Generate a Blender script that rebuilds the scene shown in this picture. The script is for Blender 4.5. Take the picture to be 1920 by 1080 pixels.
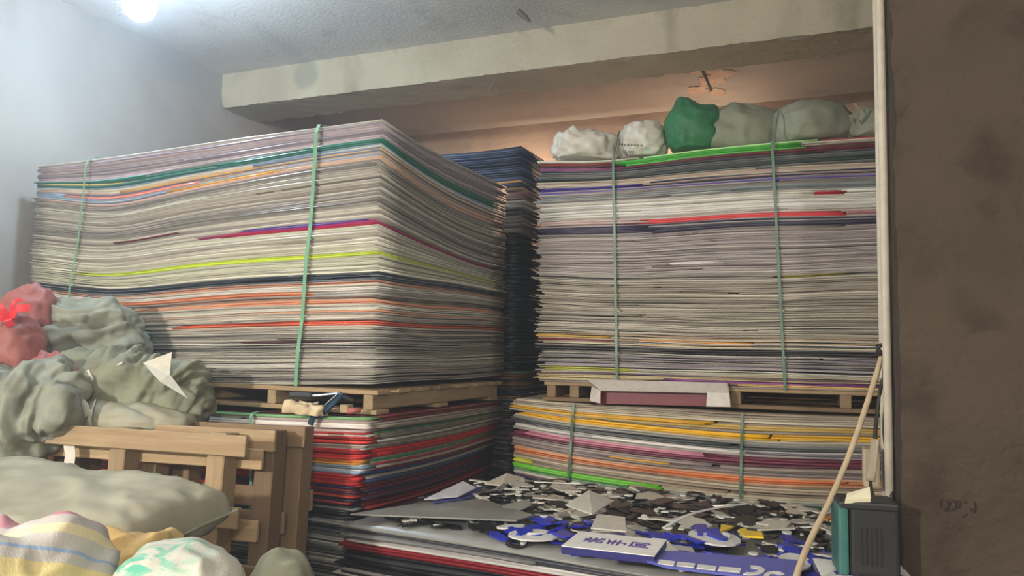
import bpy, bmesh, math, random
import numpy as np
from mathutils import Vector, Matrix, noise
from mathutils.bvhtree import BVHTree

for o in list(bpy.data.objects):
    bpy.data.objects.remove(o)
S = bpy.context.scene
COL = S.collection
R = math.radians

# ------------------------------------------------------------------ camera
F = 1460.0
CAM = Vector((0, 0, 1.5))
CROT = Matrix.Rotation(R(90 + 4.12), 4, 'X') @ Matrix.Rotation(R(0.9), 4, 'Z')
cd = bpy.data.cameras.new('camera'); cam = bpy.data.objects.new('camera', cd); COL.objects.link(cam)
cam.matrix_world = Matrix.Translation(CAM) @ CROT
cd.sensor_width = 36.0; cd.lens = F / 1920 * 36.0; cd.clip_start = 0.05
S.camera = cam
# ------------------------------------------------------------------ world, lamps, exposure
W = bpy.data.worlds.new('world'); S.world = W; W.use_nodes = True
W.node_tree.nodes['Background'].inputs[0].default_value = (0.80, 0.86, 1.0, 1)
W.node_tree.nodes['Background'].inputs[1].default_value = 0.02
GLOW_HAZE = 0.03              # scatter per metre, added to imitate the lens glow around the bulb
_v = W.node_tree.nodes.new('ShaderNodeVolumeScatter'); _v.inputs['Density'].default_value = GLOW_HAZE; _v.inputs['Anisotropy'].default_value = .35
_v.inputs['Color'].default_value = (.80, .89, 1.0, 1)
W.node_tree.links.new(_v.outputs[0], W.node_tree.nodes['World Output'].inputs['Volume'])
S.view_settings.view_transform = 'Standard'
S.view_settings.look = 'None'
S.view_settings.gamma = 1.0
S.view_settings.use_curve_mapping = False
S.view_settings.exposure = 0.15
BULB_POWER = 76.0        # the bulb in view
FILL_POWER = 820.0       # unseen fill bulbs added left of and behind the camera
WARM_POWER = 52.0        # warm bulb behind the stacks


def ray(px, py):
    d = Vector(((px - 960) / F, -(py - 540) / F, -1.0))
    return (CROT.to_3x3() @ d)


def Pd(px, py, depth):
    d = ray(px, py)
    return CAM + d * (depth / d.y)


def Pz(px, py, z):
    d = ray(px, py)
    return CAM + d * ((z - CAM.z) / d.z)


# ------------------------------------------------------------------ materials
def lin(c):
    return tuple(((v / 255) / 12.92 if v / 255 <= 0.04045 else ((v / 255 + 0.055) / 1.055) ** 2.4) for v in c[:3]) + (1.0,)


def new_mat(name):
    m = bpy.data.materials.new(name); m.use_nodes = True
    nt = m.node_tree
    return m, nt, nt.nodes['Principled BSDF']


def N(nt, t, **k):
    n = nt.nodes.new(t)
    for a, b in k.items():
        setattr(n, a, b)
    return n


def mix_col(nt, fac, a, b, blend='MIX'):
    n = N(nt, 'ShaderNodeMix', data_type='RGBA', blend_type=blend)
    for sock, v in ((n.inputs[0], fac), (n.inputs[6], a), (n.inputs[7], b)):
        if isinstance(v, (int, float, tuple)):
            sock.default_value = v
        else:
            nt.links.new(v, sock)
    return n.outputs[2]


def noise_fac(nt, scale, stretch=(1, 1, 1), detail=4, lo=0.3, hi=0.7, coord='Object', dist=0.0):
    tc = N(nt, 'ShaderNodeTexCoord'); mp = N(nt, 'ShaderNodeMapping')
    mp.inputs['Scale'].default_value = stretch
    nt.links.new(tc.outputs[coord], mp.inputs[0])
    nz = N(nt, 'ShaderNodeTexNoise'); nz.inputs['Scale'].default_value = scale
    nz.inputs['Detail'].default_value = detail; nz.inputs['Distortion'].default_value = dist
    nt.links.new(mp.outputs[0], nz.inputs['Vector'])
    mr = N(nt, 'ShaderNodeMapRange'); mr.inputs[1].default_value = lo; mr.inputs[2].default_value = hi
    nt.links.new(nz.outputs[0], mr.inputs[0])
    return mr.outputs[0]


def bump(nt, bsdf, h, strength=0.3, dist=0.01):
    b = N(nt, 'ShaderNodeBump'); b.inputs['Strength'].default_value = strength
    b.inputs['Distance'].default_value = dist
    nt.links.new(h, b.inputs['Height']); nt.links.new(b.outputs[0], bsdf.inputs['Normal'])


_mc = {}


def plain(rgb, rough=0.5, metal=0.0, name='plain', spec=0.5):
    k = (name, tuple(rgb), rough, metal)
    if k not in _mc:
        m, nt, b = new_mat(name)
        f = noise_fac(nt, 30, lo=0.25, hi=0.75)
        c = lin(rgb)
        col = mix_col(nt, f, tuple(v * 0.86 for v in c[:3]) + (1,), tuple(min(1, v * 1.08) for v in c[:3]) + (1,))
        nt.links.new(col, b.inputs['Base Color'])
        b.inputs['Roughness'].default_value = rough; b.inputs['Metallic'].default_value = metal
        b.inputs['Specular IOR Level'].default_value = spec
        _mc[k] = m
    return _mc[k]


def sheet_mat(rgb):
    """acrylic offcut sheet: colour varies from sheet to sheet, fine streaks run along the cut edges"""
    k = ('sheet', tuple(rgb))
    if k not in _mc:
        m, nt, b = new_mat('acrylic_sheet')
        c = lin(rgb)
        oi = N(nt, 'ShaderNodeObjectInfo')
        mr = N(nt, 'ShaderNodeMapRange'); mr.inputs[3].default_value = 0.66; mr.inputs[4].default_value = 1.22
        nt.links.new(oi.outputs['Random'], mr.inputs[0])
        st = noise_fac(nt, 1.0, (5, 5, 260), 3, 0.25, 0.75)
        sm = N(nt, 'ShaderNodeMapRange'); sm.inputs[3].default_value = 0.74; sm.inputs[4].default_value = 1.16
        nt.links.new(st, sm.inputs[0])
        mu = N(nt, 'ShaderNodeMath', operation='MULTIPLY')
        nt.links.new(mr.outputs[0], mu.inputs[0]); nt.links.new(sm.outputs[0], mu.inputs[1])
        v = N(nt, 'ShaderNodeVectorMath', operation='SCALE')
        v.inputs[0].default_value = c[:3]; nt.links.new(mu.outputs[0], v.inputs['Scale'])
        nt.links.new(v.outputs[0], b.inputs['Base Color'])
        b.inputs['Roughness'].default_value = 0.32
        b.inputs['Specular IOR Level'].default_value = 0.45
        _mc[k] = m
    return _mc[k]


def wood_mat(rgb=(172, 150, 118), dark=(120, 92, 60)):
    k = ('wood', rgb)
    if k not in _mc:
        m, nt, b = new_mat('pallet_wood')
        f = noise_fac(nt, 1.0, (3, 60, 60), 5, 0.35, 0.7, dist=0.6)
        g = noise_fac(nt, 7.0, (1, 1, 1), 4, 0.45, 0.75)
        col = mix_col(nt, f, lin(rgb), lin([int(a * .6 + b2 * .4) for a, b2 in zip(rgb, dark)]))
        col = mix_col(nt, g, col, lin([int(a * .75 + b2 * .25) for a, b2 in zip(rgb, dark)]))
        oi = N(nt, 'ShaderNodeObjectInfo')
        mr = N(nt, 'ShaderNodeMapRange'); mr.inputs[3].default_value = 0.72; mr.inputs[4].default_value = 1.1
        nt.links.new(oi.outputs['Random'], mr.inputs[0])
        v = N(nt, 'ShaderNodeVectorMath', operation='SCALE')
        nt.links.new(col, v.inputs[0]); nt.links.new(mr.outputs[0], v.inputs['Scale'])
        nt.links.new(v.outputs[0], b.inputs['Base Color'])
        b.inputs['Roughness'].default_value = 0.75
        bump(nt, b, f, 0.25, 0.003)
        _mc[k] = m
    return _mc[k]


def fabric_mat(rgb, dirt=(110, 108, 92), amount=0.45, rough=0.7, name='woven_plastic', crease=0.0):
    k = (name, tuple(rgb), amount)
    if k not in _mc:
        m, nt, b = new_mat(name)
        f = noise_fac(nt, 9, (1, 1, 1), 6, 0.42, 0.78)
        mm = N(nt, 'ShaderNodeMath', operation='MULTIPLY'); mm.inputs[1].default_value = amount
        nt.links.new(f, mm.inputs[0])
        col = mix_col(nt, mm.outputs[0], lin(rgb), lin(dirt))
        nt.links.new(col, b.inputs['Base Color'])
        b.inputs['Roughness'].default_value = rough
        b.inputs['Specular IOR Level'].default_value = 0.3
        w = noise_fac(nt, 1.0, (260, 260, 30), 2, 0.3, 0.7)
        if crease:
            tc = N(nt, 'ShaderNodeTexCoord'); nz = N(nt, 'ShaderNodeTexNoise', noise_dimensions='3D')
            nz.noise_type = 'RIDGED_MULTIFRACTAL'
            nz.inputs['Scale'].default_value = 9; nz.inputs['Detail'].default_value = 4; nz.inputs['Distortion'].default_value = .8
            nt.links.new(tc.outputs['Object'], nz.inputs['Vector'])
            bump(nt, b, nz.outputs[0], crease, 0.02)
        else:
            bump(nt, b, w, 0.18, 0.003)
        _mc[k] = m
    return _mc[k]


def concrete_mat(name, a, b_, stain, scale=2.2, rough=0.9, bstr=0.35, streak=True, stain_amt=0.6):
    m, nt, b = new_mat(name)
    f = noise_fac(nt, scale, (1, 1, 1), 8, 0.3, 0.72, dist=0.3)
    col = mix_col(nt, f, lin(a), lin(b_))
    g = noise_fac(nt, scale * 2.6, (1, 1, 0.35) if streak else (1, 1, 1), 7, 0.56, 0.78)
    mm = N(nt, 'ShaderNodeMath', operation='MULTIPLY'); mm.inputs[1].default_value = stain_amt
    nt.links.new(g, mm.inputs[0])
    col = mix_col(nt, mm.outputs[0], col, lin(stain))
    nt.links.new(col, b.inputs['Base Color'])
    b.inputs['Roughness'].default_value = rough
    b.inputs['Specular IOR Level'].default_value = 0.2
    h = noise_fac(nt, 38, (1, 1, 1), 8, 0.2, 0.8)
    bump(nt, b, h, bstr, 0.012)
    return m


# ------------------------------------------------------------------ object helpers
def link_mesh(name, verts, faces, mat, parent=None, smooth=False, loc=None):
    me = bpy.data.meshes.new(name)
    me.from_pydata([tuple(v) for v in verts], [], [tuple(f) for f in faces])
    if mat is not None:
        me.materials.append(mat)
    if smooth:
        me.polygons.foreach_set('use_smooth', [True] * len(me.polygons))
    me.update()
    o = bpy.data.objects.new(name, me); COL.objects.link(o)
    if parent is not None:
        o.parent = parent
    if loc is not None:
        o.location = loc
    return o


def add_obj(name, me, parent=None, matrix=None):
    o = bpy.data.objects.new(name, me); COL.objects.link(o)
    if parent is not None:
        o.parent = parent
    if matrix is not None:
        o.matrix_basis = matrix
    return o


def tag(o, label, cat, group=None, kind=None):
    o['label'] = label; o['category'] = cat
    if group: o['group'] = group
    if kind: o['kind'] = kind
    return o


def struct(o):
    o['kind'] = 'structure'
    return o


def empty(name, matrix=None, loc=None):
    e = bpy.data.objects.new(name, None); COL.objects.link(e); e.empty_display_size = 0.1
    if matrix is not None: e.matrix_world = matrix
    if loc is not None: e.location = loc
    return e


BOXF = [(0, 3, 2, 1), (4, 5, 6, 7), (0, 1, 5, 4), (1, 2, 6, 5), (2, 3, 7, 6), (3, 0, 4, 7)]


def box_verts(x0, x1, y0, y1, z0, z1):
    return [(x0, y0, z0), (x1, y0, z0), (x1, y1, z0), (x0, y1, z0), (x0, y0, z1), (x1, y0, z1), (x1, y1, z1), (x0, y1, z1)]


def bevel_box_mesh(name, sx, sy, sz, mat, bev=0.004, seg=1):
    bm = bmesh.new()
    bmesh.ops.create_cube(bm, size=1.0)
    for v in bm.verts:
        v.co = Vector((v.co.x * sx, v.co.y * sy, v.co.z * sz))
    bmesh.ops.bevel(bm, geom=list(bm.edges), offset=bev, segments=seg, affect='EDGES', profile=0.6)
    me = bpy.data.meshes.new(name); bm.to_mesh(me); bm.free()
    me.materials.append(mat)
    return me


def tube(name, pts, rad, mat, parent=None, seg=8, smooth=True, sub=4, flat=None):
    """a tube along a smoothed polyline; flat = (width, thick, up) makes a ribbon instead"""
    P = [Vector(p) for p in pts]
    if sub > 1 and len(P) > 2:
        Q = []
        for i in range(len(P) - 1):
            p0 = P[max(i - 1, 0)]; p1 = P[i]; p2 = P[i + 1]; p3 = P[min(i + 2, len(P) - 1)]
            for k in range(sub):
                t = k / sub
                Q.append(0.5 * ((2 * p1) + (p2 - p0) * t + (2 * p0 - 5 * p1 + 4 * p2 - p3) * t * t + (3 * p1 - p0 - 3 * p2 + p3) * t ** 3))
        Q.append(P[-1]); P = Q
    org = P[0].copy()
    V = []; FA = []
    up = Vector(flat[2]) if flat else Vector((0.31, 0.17, 0.93)).normalized()
    n = len(P)
    for i, p in enumerate(P):
        t = (P[min(i + 1, n - 1)] - P[max(i - 1, 0)]).normalized()
        a = t.cross(up)
        if a.length < 1e-4: a = t.orthogonal()
        a.normalize(); b = a.cross(t).normalized()
        if flat:
            w, th = flat[0] / 2, flat[1] / 2
            ring = [a * w + b * th, -a * w + b * th, -a * w - b * th, a * w - b * th]
        else:
            r = rad[i * len(rad) // n] if isinstance(rad, (list, tuple)) else rad
            ring = [a * (math.cos(2 * math.pi * k / seg) * r) + b * (math.sin(2 * math.pi * k / seg) * r) for k in range(seg)]
        for q in ring:
            V.append(p + q - org)
    s = 4 if flat else seg
    for i in range(n - 1):
        for k in range(s):
            FA.append((i * s + k, i * s + (k + 1) % s, (i + 1) * s + (k + 1) % s, (i + 1) * s + k))
    FA.append(tuple(range(s - 1, -1, -1))); FA.append(tuple(range((n - 1) * s, n * s)))
    o = link_mesh(name, V, FA, mat, None, smooth and not flat)
    if parent is not None:
        o.parent = parent
        o.location = parent.matrix_world.inverted() @ org if False else org - parent.location
    else:
        o.location = org
    return o


# ================================================================== the room
RY = 22.0
MROOM = Matrix.Rotation(R(-RY), 4, 'Z')
UL, UR, VF, VB, ZC = -4.42, 4.2, -4.6, 6.85, 3.60

mat_wall = concrete_mat('plastered_wall', (168, 166, 162), (150, 148, 145), (126, 122, 116), 1.2, 0.85, 0.12, True, 0.35)
mat_back = concrete_mat('rough_back_wall', (188, 170, 152), (156, 138, 124), (110, 96, 88), 1.8, 0.9, 0.4, False, 0.6)
mat_floor = concrete_mat('dusty_floor', (120, 112, 100), (90, 84, 76), (66, 60, 54), 2.0, 0.85, 0.3, False)
mat_ceil = concrete_mat('cast_ceiling', (214, 212, 208), (196, 194, 190), (158, 154, 150), 1.4, 0.9, 0.2, False, 0.5)
mat_beam = concrete_mat('cast_beam', (182, 176, 156), (160, 153, 134), (122, 116, 98), 1.6, 0.9, 0.35, True, 0.75)
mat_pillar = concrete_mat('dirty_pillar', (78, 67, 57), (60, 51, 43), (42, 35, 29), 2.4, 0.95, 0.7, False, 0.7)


def room_box(name, b, mat):
    o = link_mesh(name, box_verts(*b), BOXF, mat)
    o.matrix_world = MROOM
    return struct(o)


room_box('floor', (UL - .1, UR + .1, VF - .1, VB + .1, -0.1, 0), mat_floor)
room_box('wall_left', (UL - .1, UL, VF, VB, 0, ZC), mat_wall)
room_box('wall_back', (UL, UR, VB, VB + .1, 0, ZC), mat_back)
room_box('wall_right', (UR, UR + .1, VF, VB, 0, ZC), mat_wall)
room_box('wall_front', (UL, UR, VF - .1, VF, 0, ZC), mat_wall)
room_box('ceiling', (UL - .1, UR + .1, VF - .1, VB + .1, ZC, ZC + .1), mat_ceil)


def rough_prism(name, b, mat, nu, nv, nz, amp, seed, axis_edge=True):
    """box with subdivided faces whose edges are chipped"""
    x0, x1, y0, y1, z0, z1 = b
    bm = bmesh.new()
    def face(o, du, dv, n, m):
        g = [[bm.verts.new(o + du * (i / n) + dv * (j / m)) for j in range(m + 1)] for i in range(n + 1)]
        for i in range(n):
            for j in range(m):
                bm.faces.new((g[i][j], g[i + 1][j], g[i + 1][j + 1], g[i][j + 1]))
    o = Vector((x0, y0, z0)); X = Vector((x1 - x0, 0, 0)); Y = Vector((0, y1 - y0, 0)); Z = Vector((0, 0, z1 - z0))
    face(o, X, Z, nu, nz); face(o + Y, Z, X, nz, nu); face(o, Z, Y, nz, nv); face(o + X, Y, Z, nv, nz)
    face(o, Y, X, nv, nu); face(o + Z, X, Y, nu, nv)
    bmesh.ops.remove_doubles(bm, verts=list(bm.verts), dist=1e-5)
    for v in bm.verts:
        p = v.co
        ex = min(p.x - x0, x1 - p.x) < 1e-4; ey = min(p.y - y0, y1 - p.y) < 1e-4; ez = min(p.z - z0, z1 - p.z) < 1e-4
        k = 1.0 if ex + ey + ez < 2 else 2.6
        q = p * 9 + Vector((seed, 0, 0))
        n1 = noise.noise(q) * .6 + noise.noise(q * 2.7) * .5
        c = Vector(((x0 + x1) / 2, (y0 + y1) / 2, (z0 + z1) / 2))
        d = Vector((ex * math.copysign(1, c.x - p.x), ey * math.copysign(1, c.y - p.y), ez * math.copysign(1, c.z - p.z)))
        if nz * 0 + ez and (p.z > z1 - 1e-4): d.z = 0
        v.co = p + d * amp * k * max(-.35, n1)
    me = bpy.data.meshes.new(name); bm.to_mesh(me); bm.free(); me.materials.append(mat)
    o = bpy.data.objects.new(name, me); COL.objects.link(o); o.matrix_world = MROOM
    return struct(o)


rough_prism('trim_1', (UL, UR, 4.74, 5.15, 3.327, ZC), mat_beam, 260, 8, 8, 0.007, 3.0)['label'] = 'chipped concrete ceiling beam'


def uv_room(p):
    q = MROOM.inverted() @ Vector(p)
    return q.x, q.y


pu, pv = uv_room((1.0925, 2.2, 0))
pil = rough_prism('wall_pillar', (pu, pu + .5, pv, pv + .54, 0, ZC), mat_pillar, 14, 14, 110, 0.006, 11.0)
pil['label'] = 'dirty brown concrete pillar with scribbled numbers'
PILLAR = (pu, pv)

# ================================================================== stacks of sheets
rng = random.Random(7)


def smooth(a, b, x):
    t = np.clip((x - a) / (b - a), 0, 1)
    return t * t * (3 - 2 * t)


class Frame:
    def __init__(s, o, yaw, L, Wd):
        s.o = Vector((o[0], o[1], 0)); s.L = L; s.W = Wd
        s.eu = Vector((math.cos(R(yaw)), -math.sin(R(yaw)), 0)); s.ev = Vector((math.sin(R(yaw)), math.cos(R(yaw)), 0))
        s.yaw = yaw

    def pt(s, u, v, z):
        p = s.o + s.eu * (u * s.L) + s.ev * (v * s.W); p.z = z
        return p

    def u_at(s, px):
        """fraction along the front that shows at a picture column"""
        k = (px - 960) / F
        return (k * s.o.y - s.o.x) / (s.eu.x - k * s.eu.y) / s.L


def build_sheet(root, fr, zmap, u0, u1, v0, v1, s0, s1, color, du=0.0, dv=0.0, rot=0.0, cell=0.13, shift=None):
    nu = max(2, int((u1 - u0) * fr.L / cell)); nv = max(2, int((v1 - v0) * fr.W / (cell * 1.3)))
    u = np.linspace(u0, u1, nu + 1); v = np.linspace(v0, v1, nv + 1)
    U, V = np.meshgrid(u, v, indexing='ij')
    sm = (s0 + s1) / 2
    X = U * fr.L + du; Y = V * fr.W + dv
    if shift: X = X + shift(sm)[0]; Y = Y + shift(sm)[1]
    c, s_ = math.cos(rot), math.sin(rot)
    cx, cy = (u0 + u1) / 2 * fr.L, (v0 + v1) / 2 * fr.W
    X2 = cx + (X - cx) * c - (Y - cy) * s_; Y2 = cy + (X - cx) * s_ + (Y - cy) * c
    ph = rng.uniform(0, 6.28)
    wv = 0.0024 * np.sin(U * fr.L * rng.uniform(2, 6) + V * 3 + ph)
    zt = zmap(U, V, s1) + wv; zb = zmap(U, V, s0) + wv
    wx = fr.o.x + fr.eu.x * X2 + fr.ev.x * Y2 - root.location.x
    wy = fr.o.y + fr.eu.y * X2 + fr.ev.y * Y2 - root.location.y
    n = (nu + 1) * (nv + 1)
    top = np.stack([wx.ravel(), wy.ravel(), zt.ravel() - root.location.z], 1)
    bot = np.stack([wx.ravel(), wy.ravel(), zb.ravel() - root.location.z], 1)
    vs = np.concatenate([top, bot])
    idx = np.arange(n).reshape(nu + 1, nv + 1)
    q = np.stack([idx[:-1, :-1], idx[1:, :-1], idx[1:, 1:], idx[:-1, 1:]], -1).reshape(-1, 4)
    fs = [q, q[:, ::-1] + n]
    def side(a):
        a = np.asarray(a)
        fs.append(np.stack([a[:-1], a[:-1] + n, a[1:] + n, a[1:]], 1))
    side(idx[:, 0]); side(idx[-1, :]); side(idx[::-1, -1]); side(idx[0, ::-1])
    fa = np.concatenate(fs)
    me = bpy.data.meshes.new('sheet')
    me.vertices.add(len(vs)); me.vertices.foreach_set('co', vs.ravel())
    me.loops.add(fa.size); me.loops.foreach_set('vertex_index', fa.ravel())
    me.polygons.add(len(fa)); me.polygons.foreach_set('loop_start', np.arange(0, fa.size, 4))
    me.polygons.foreach_set('loop_total', np.full(len(fa), 4))
    me.update(calc_edges=True)
    me.materials.append(sheet_mat(color))
    return add_obj('sheet', me, root)


def pick_band(bands, s):
    for a, b, pal in bands:
        if b <= s <= a:
            return pal
    return bands[-1][2]


def build_stack(name, label, fr, zmap, nlay, bands, feats=(), side_bands=None, jit=0.008, split=0.18, shift=None, thick_var=0.4, recess=0.05, ragged=0.0):
    """bands: (s_top, s_bottom, palette); feats: (s_low, s_high, u0, u1, colour)"""
    c = fr.pt(.5, .5, 0)
    z0 = float(zmap(np.array(.5), np.array(.5), 0.0))
    root = empty(name, loc=(c.x, c.y, z0))
    tag(root, label, 'sheet stack', 'bound stacks of acrylic sheets')
    w = np.array([rng.uniform(1 - thick_var, 1 + thick_var) for _ in range(nlay)]); e = np.concatenate([[0], np.cumsum(w)]) / w.sum()
    for i in range(nlay):
        s0, s1 = float(e[i]), float(e[i + 1]); sm = (s0 + s1) / 2
        s1 = s0 + (s1 - s0) * rng.choice((.97, .95, .9, .82))
        pal = pick_band(bands, sm)
        col = rng.choice(pal)
        pieces = []
        ft = [f for f in feats if f[0] <= sm <= f[1]]
        if ft:
            f = rng.choice(ft)
            a = max(0, f[2] + rng.uniform(-.015, .015)); b = min(1, f[3] + rng.uniform(-.015, .015))
            if a > .04: pieces.append((0, a - .004, rng.choice(pal)))
            pieces.append((a, b, f[4]))
            if b < .96: pieces.append((b + .004, 1, rng.choice(pal)))
        elif rng.random() < split:
            a = rng.uniform(.15, .85)
            pieces = [(0, a - .004, col), (a + rng.uniform(0, .02), 1, rng.choice(pal))]
        else:
            pieces = [(rng.choice((0, 0, 0, rng.uniform(0, .01))), 1, col)]
        for (a, b, cc) in pieces:
            dv = rng.gauss(0, jit * .6); du = rng.gauss(0, jit)
            if rng.random() < recess: dv += rng.uniform(.012, .04)
            if rng.random() < recess: du -= rng.uniform(.01, .03)
            if a > 0.02: du *= .3
            elif ragged: du -= ragged * max(0, math.sin(sm * 23 + 1) * .5 + math.sin(sm * 61) * .6) * rng.random()
            rot = rng.gauss(0, .0012)
            if side_bands is not None:
                cs = rng.choice(pick_band(side_bands, sm))
                k = rng.uniform(.03, .10)
                build_sheet(root, fr, zmap, a, b, 0, k, s0, s1, cc, du, dv, rot, shift=shift)
                if b > .9:
                    build_sheet(root, fr, zmap, a, b, k + .004, 1, s0, s1, cs, du, dv * .3, rot, shift=shift)
            else:
                build_sheet(root, fr, zmap, a, b, 0, 1, s0, s1, cc, du, dv, rot, shift=shift)
    return root


STRAP = plain((120, 170, 138), 0.4, name='green_strap'); STRAP2 = plain((84, 120, 98), 0.4, name='dull_green_strap')


def strap(root, fr, zmap, u_top, u_bot, off=0.022, w=0.016, s_lo=-.004, s_hi=1.006, mat=None, over=True):
    pts = []
    for k in range(9):
        s = s_lo + (s_hi - s_lo) * k / 8
        u = u_bot + (u_top - u_bot) * k / 8
        z = float(zmap(np.array(u), np.array(0.0), s))
        pts.append(fr.pt(u, -off / fr.W - (0.004 * math.sin(k * 2.1)), z))
    if over:
        z = float(zmap(np.array(u_top), np.array(0.3), 1.0)) + .004
        pts.append(fr.pt(u_top, .12, float(zmap(np.array(u_top), np.array(.12), 1.0)) + .006))
        pts.append(fr.pt(u_top, .5, float(zmap(np.array(u_top), np.array(.5), 1.0)) + .006))
        pts.append(fr.pt(u_top, 1.0, float(zmap(np.array(u_top), np.array(1.0), 1.0)) + .006))
    return tube('strap', pts, 0, mat or STRAP, root, flat=(w, .0016, -fr.ev), sub=3)


# palettes
GB = [(190, 186, 174), (176, 171, 160), (198, 195, 184), (160, 155, 146), (208, 205, 196), (168, 160, 152)]
GD = [(150, 146, 140), (136, 132, 128), (164, 160, 152), (120, 116, 112), (176, 172, 166)]
CR = [(212, 212, 194), (204, 203, 182), (220, 219, 205), (192, 190, 172)]
PG_HAZE = [(160, 150, 160), (146, 138, 150), (172, 164, 170), (134, 130, 140), (182, 168, 176)]  # purple-grey sheets, with the lamp's haze put into their colour
WH = [(224, 222, 216), (214, 212, 204), (232, 230, 226)]
DK = [(40, 46, 58), (52, 56, 66), (30, 34, 42), (72, 78, 84)]
GREEN = (52, 146, 60); TEAL = (42, 120, 104); NAVY = (44, 54, 92); BLUE = (44, 74, 160); PURP = (88, 64, 140)
RED = (206, 52, 44); RED2 = (178, 38, 44); MAR = (112, 36, 48); ORG = (226, 128, 76); SAL = (214, 150, 118); YEL = (236, 184, 52)
LIME = (196, 216, 70); PINK = (206, 138, 150); MAG = (176, 44, 104); LBLUE = (150, 178, 204); BLACK = (26, 27, 30)

# ---- left upper
FLU = Frame((-2.77, 4.47), 26.56, 2.44, 1.22)


def z_lu(u, v, s):
    sag = np.where(s < .84, (np.clip(s, 0, 1) / .84) ** 1.5, np.clip(1 - s, 0, 1) / .16)
    bu = np.exp(-((u - .28) / .2) ** 2) + .35 * np.exp(-((u - .55) / .2) ** 2)
    A = .115 * smooth(.35, .72, s) - .05 * smooth(.84, 1.0, s)
    g = 1 - (1 - np.clip(v, 0, 1)) ** 2
    und = .006 * np.sin(u * 9 + s * 5) * np.sin(np.pi * np.clip(s, 0, 1)) + .004 * np.sin(v * 7 + s * 9)
    bot = -.028 * np.sin(np.pi * np.clip(u, 0, 1)) * (1 - s)
    return 1.315 + 1.168 * (s - .075 * sag * bu - A * g) + und + bot


def SLU(y): return (720 - y) / 505.0


b_lu = [(1.01, SLU(222), [(214, 210, 206), (196, 190, 190)]),
        (SLU(222), SLU(252), PG_HAZE), (SLU(252), SLU(262), [(60, 108, 98), TEAL, (96, 120, 130), (190, 196, 190)]),
        (SLU(262), SLU(292), [LBLUE, (222, 222, 216), (206, 176, 168), (120, 136, 160), (212, 206, 190), (222, 190, 150)]),
        (SLU(292), SLU(402), GB + GD[:3]), (SLU(402), SLU(412), GB), (SLU(412), SLU(460), CR + GB[:2]),
        (SLU(460), SLU(468), CR), (SLU(468), SLU(504), CR), (SLU(504), SLU(520), DK + [(120, 130, 140)]),
        (SLU(520), SLU(612), GB + [SAL, (196, 150, 128), (222, 218, 212), (204, 186, 172)]), (SLU(612), -.1, GB + GD[:3])]
f_lu = [(SLU(410), SLU(405), .55, 1, MAG), (SLU(414), SLU(410), .62, .99, RED2), (SLU(405), SLU(402), .66, .97, PURP),
        (SLU(470), SLU(462), .15, 1.0, LIME), (SLU(390), SLU(386), .3, .5, MAR),
        (SLU(548), SLU(538), .02, .85, (206, 130, 96)), (SLU(562), SLU(557), .3, 1, (210, 150, 120)),
        (SLU(606), SLU(600), .5, 1, (206, 96, 66)), (SLU(622), SLU(618), .15, .42, TEAL), (SLU(628), SLU(624), .2, .40, (70, 140, 124)),
        (SLU(702), SLU(693), .3, .52, LIME), (SLU(616), SLU(611), .2, .42, (236, 234, 226)),
        (SLU(276), SLU(270), .3, .7, (222, 168, 90)), (SLU(283), SLU(277), .1, .55, (206, 130, 120)), (SLU(290), SLU(285), .45, .75, (230, 170, 70)),
        (SLU(260), SLU(256), .0, .6, (226, 190, 110)), (SLU(642), SLU(638), .68, .95, (96, 50, 54))]
st = build_stack('sheet_stack', 'tall stack of mostly clear grey acrylic sheets next to the pale wall', FLU, z_lu, 205, b_lu, f_lu, jit=.009, ragged=.035)
strap(st, FLU, z_lu, FLU.u_at(592), FLU.u_at(566), w=.02)
strap(st, FLU, z_lu, FLU.u_at(158), FLU.u_at(122), w=.012)

# ---- left lower
FLL = Frame((-2.80, 4.40), 26.56, 2.46, 1.25)


def z_ll(u, v, s):
    w = .035 * np.sin(np.pi * np.clip(v, 0, 1)) * np.sin(np.pi * np.clip(s, 0, 1)) * -1 + .03 * np.clip(v, 0, 1) * np.sin(np.pi * np.clip(s, 0, 1))
    und = .006 * np.sin(u * 8 + s * 3) * np.sin(np.pi * np.clip(s, 0, 1))
    bot = -.03 * np.sin(np.pi * np.clip(u, 0, 1)) * s
    return .03 + 1.155 * s + w + und + bot


def sh_ll(s): return (-.09 * max(0, min(1, (1 - s) / .38)), 0.02 * (1 - s))


def SLL(y): return 1 - (y - 775) / 530.0


b_ll = [(1.01, SLL(780), [(140, 190, 130), (206, 214, 190), (160, 196, 150)]),
        (SLL(780), SLL(815), [(226, 214, 206), (214, 190, 186), (230, 226, 220), (206, 60, 60), (190, 196, 190)]),
        (SLL(815), SLL(828), [RED, RED2, (220, 70, 56)]), (SLL(828), SLL(838), [(224, 220, 212), (200, 190, 180)]),
        (SLL(838), SLL(858), [RED, (214, 44, 40), RED2]), (SLL(858), SLL(868), [ORG, (232, 160, 60), (224, 210, 200), PURP]),
        (SLL(868), SLL(886), [(220, 218, 214), (60, 70, 84), LBLUE, (180, 60, 60)]), (SLL(886), SLL(910), [RED, (196, 40, 36), (170, 34, 40)]),
        (SLL(910), SLL(945), [(120, 30, 36), (206, 60, 44), (60, 36, 60), NAVY, (150, 40, 40)]),
        (SLL(945), SLL(1000), [BLACK, (44, 46, 48), (60, 62, 62), (130, 130, 128)]),
        (SLL(1000), -.1, [(70, 70, 70), (96, 96, 94), (140, 138, 132), (40, 40, 42), (200, 196, 186)])]
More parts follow.
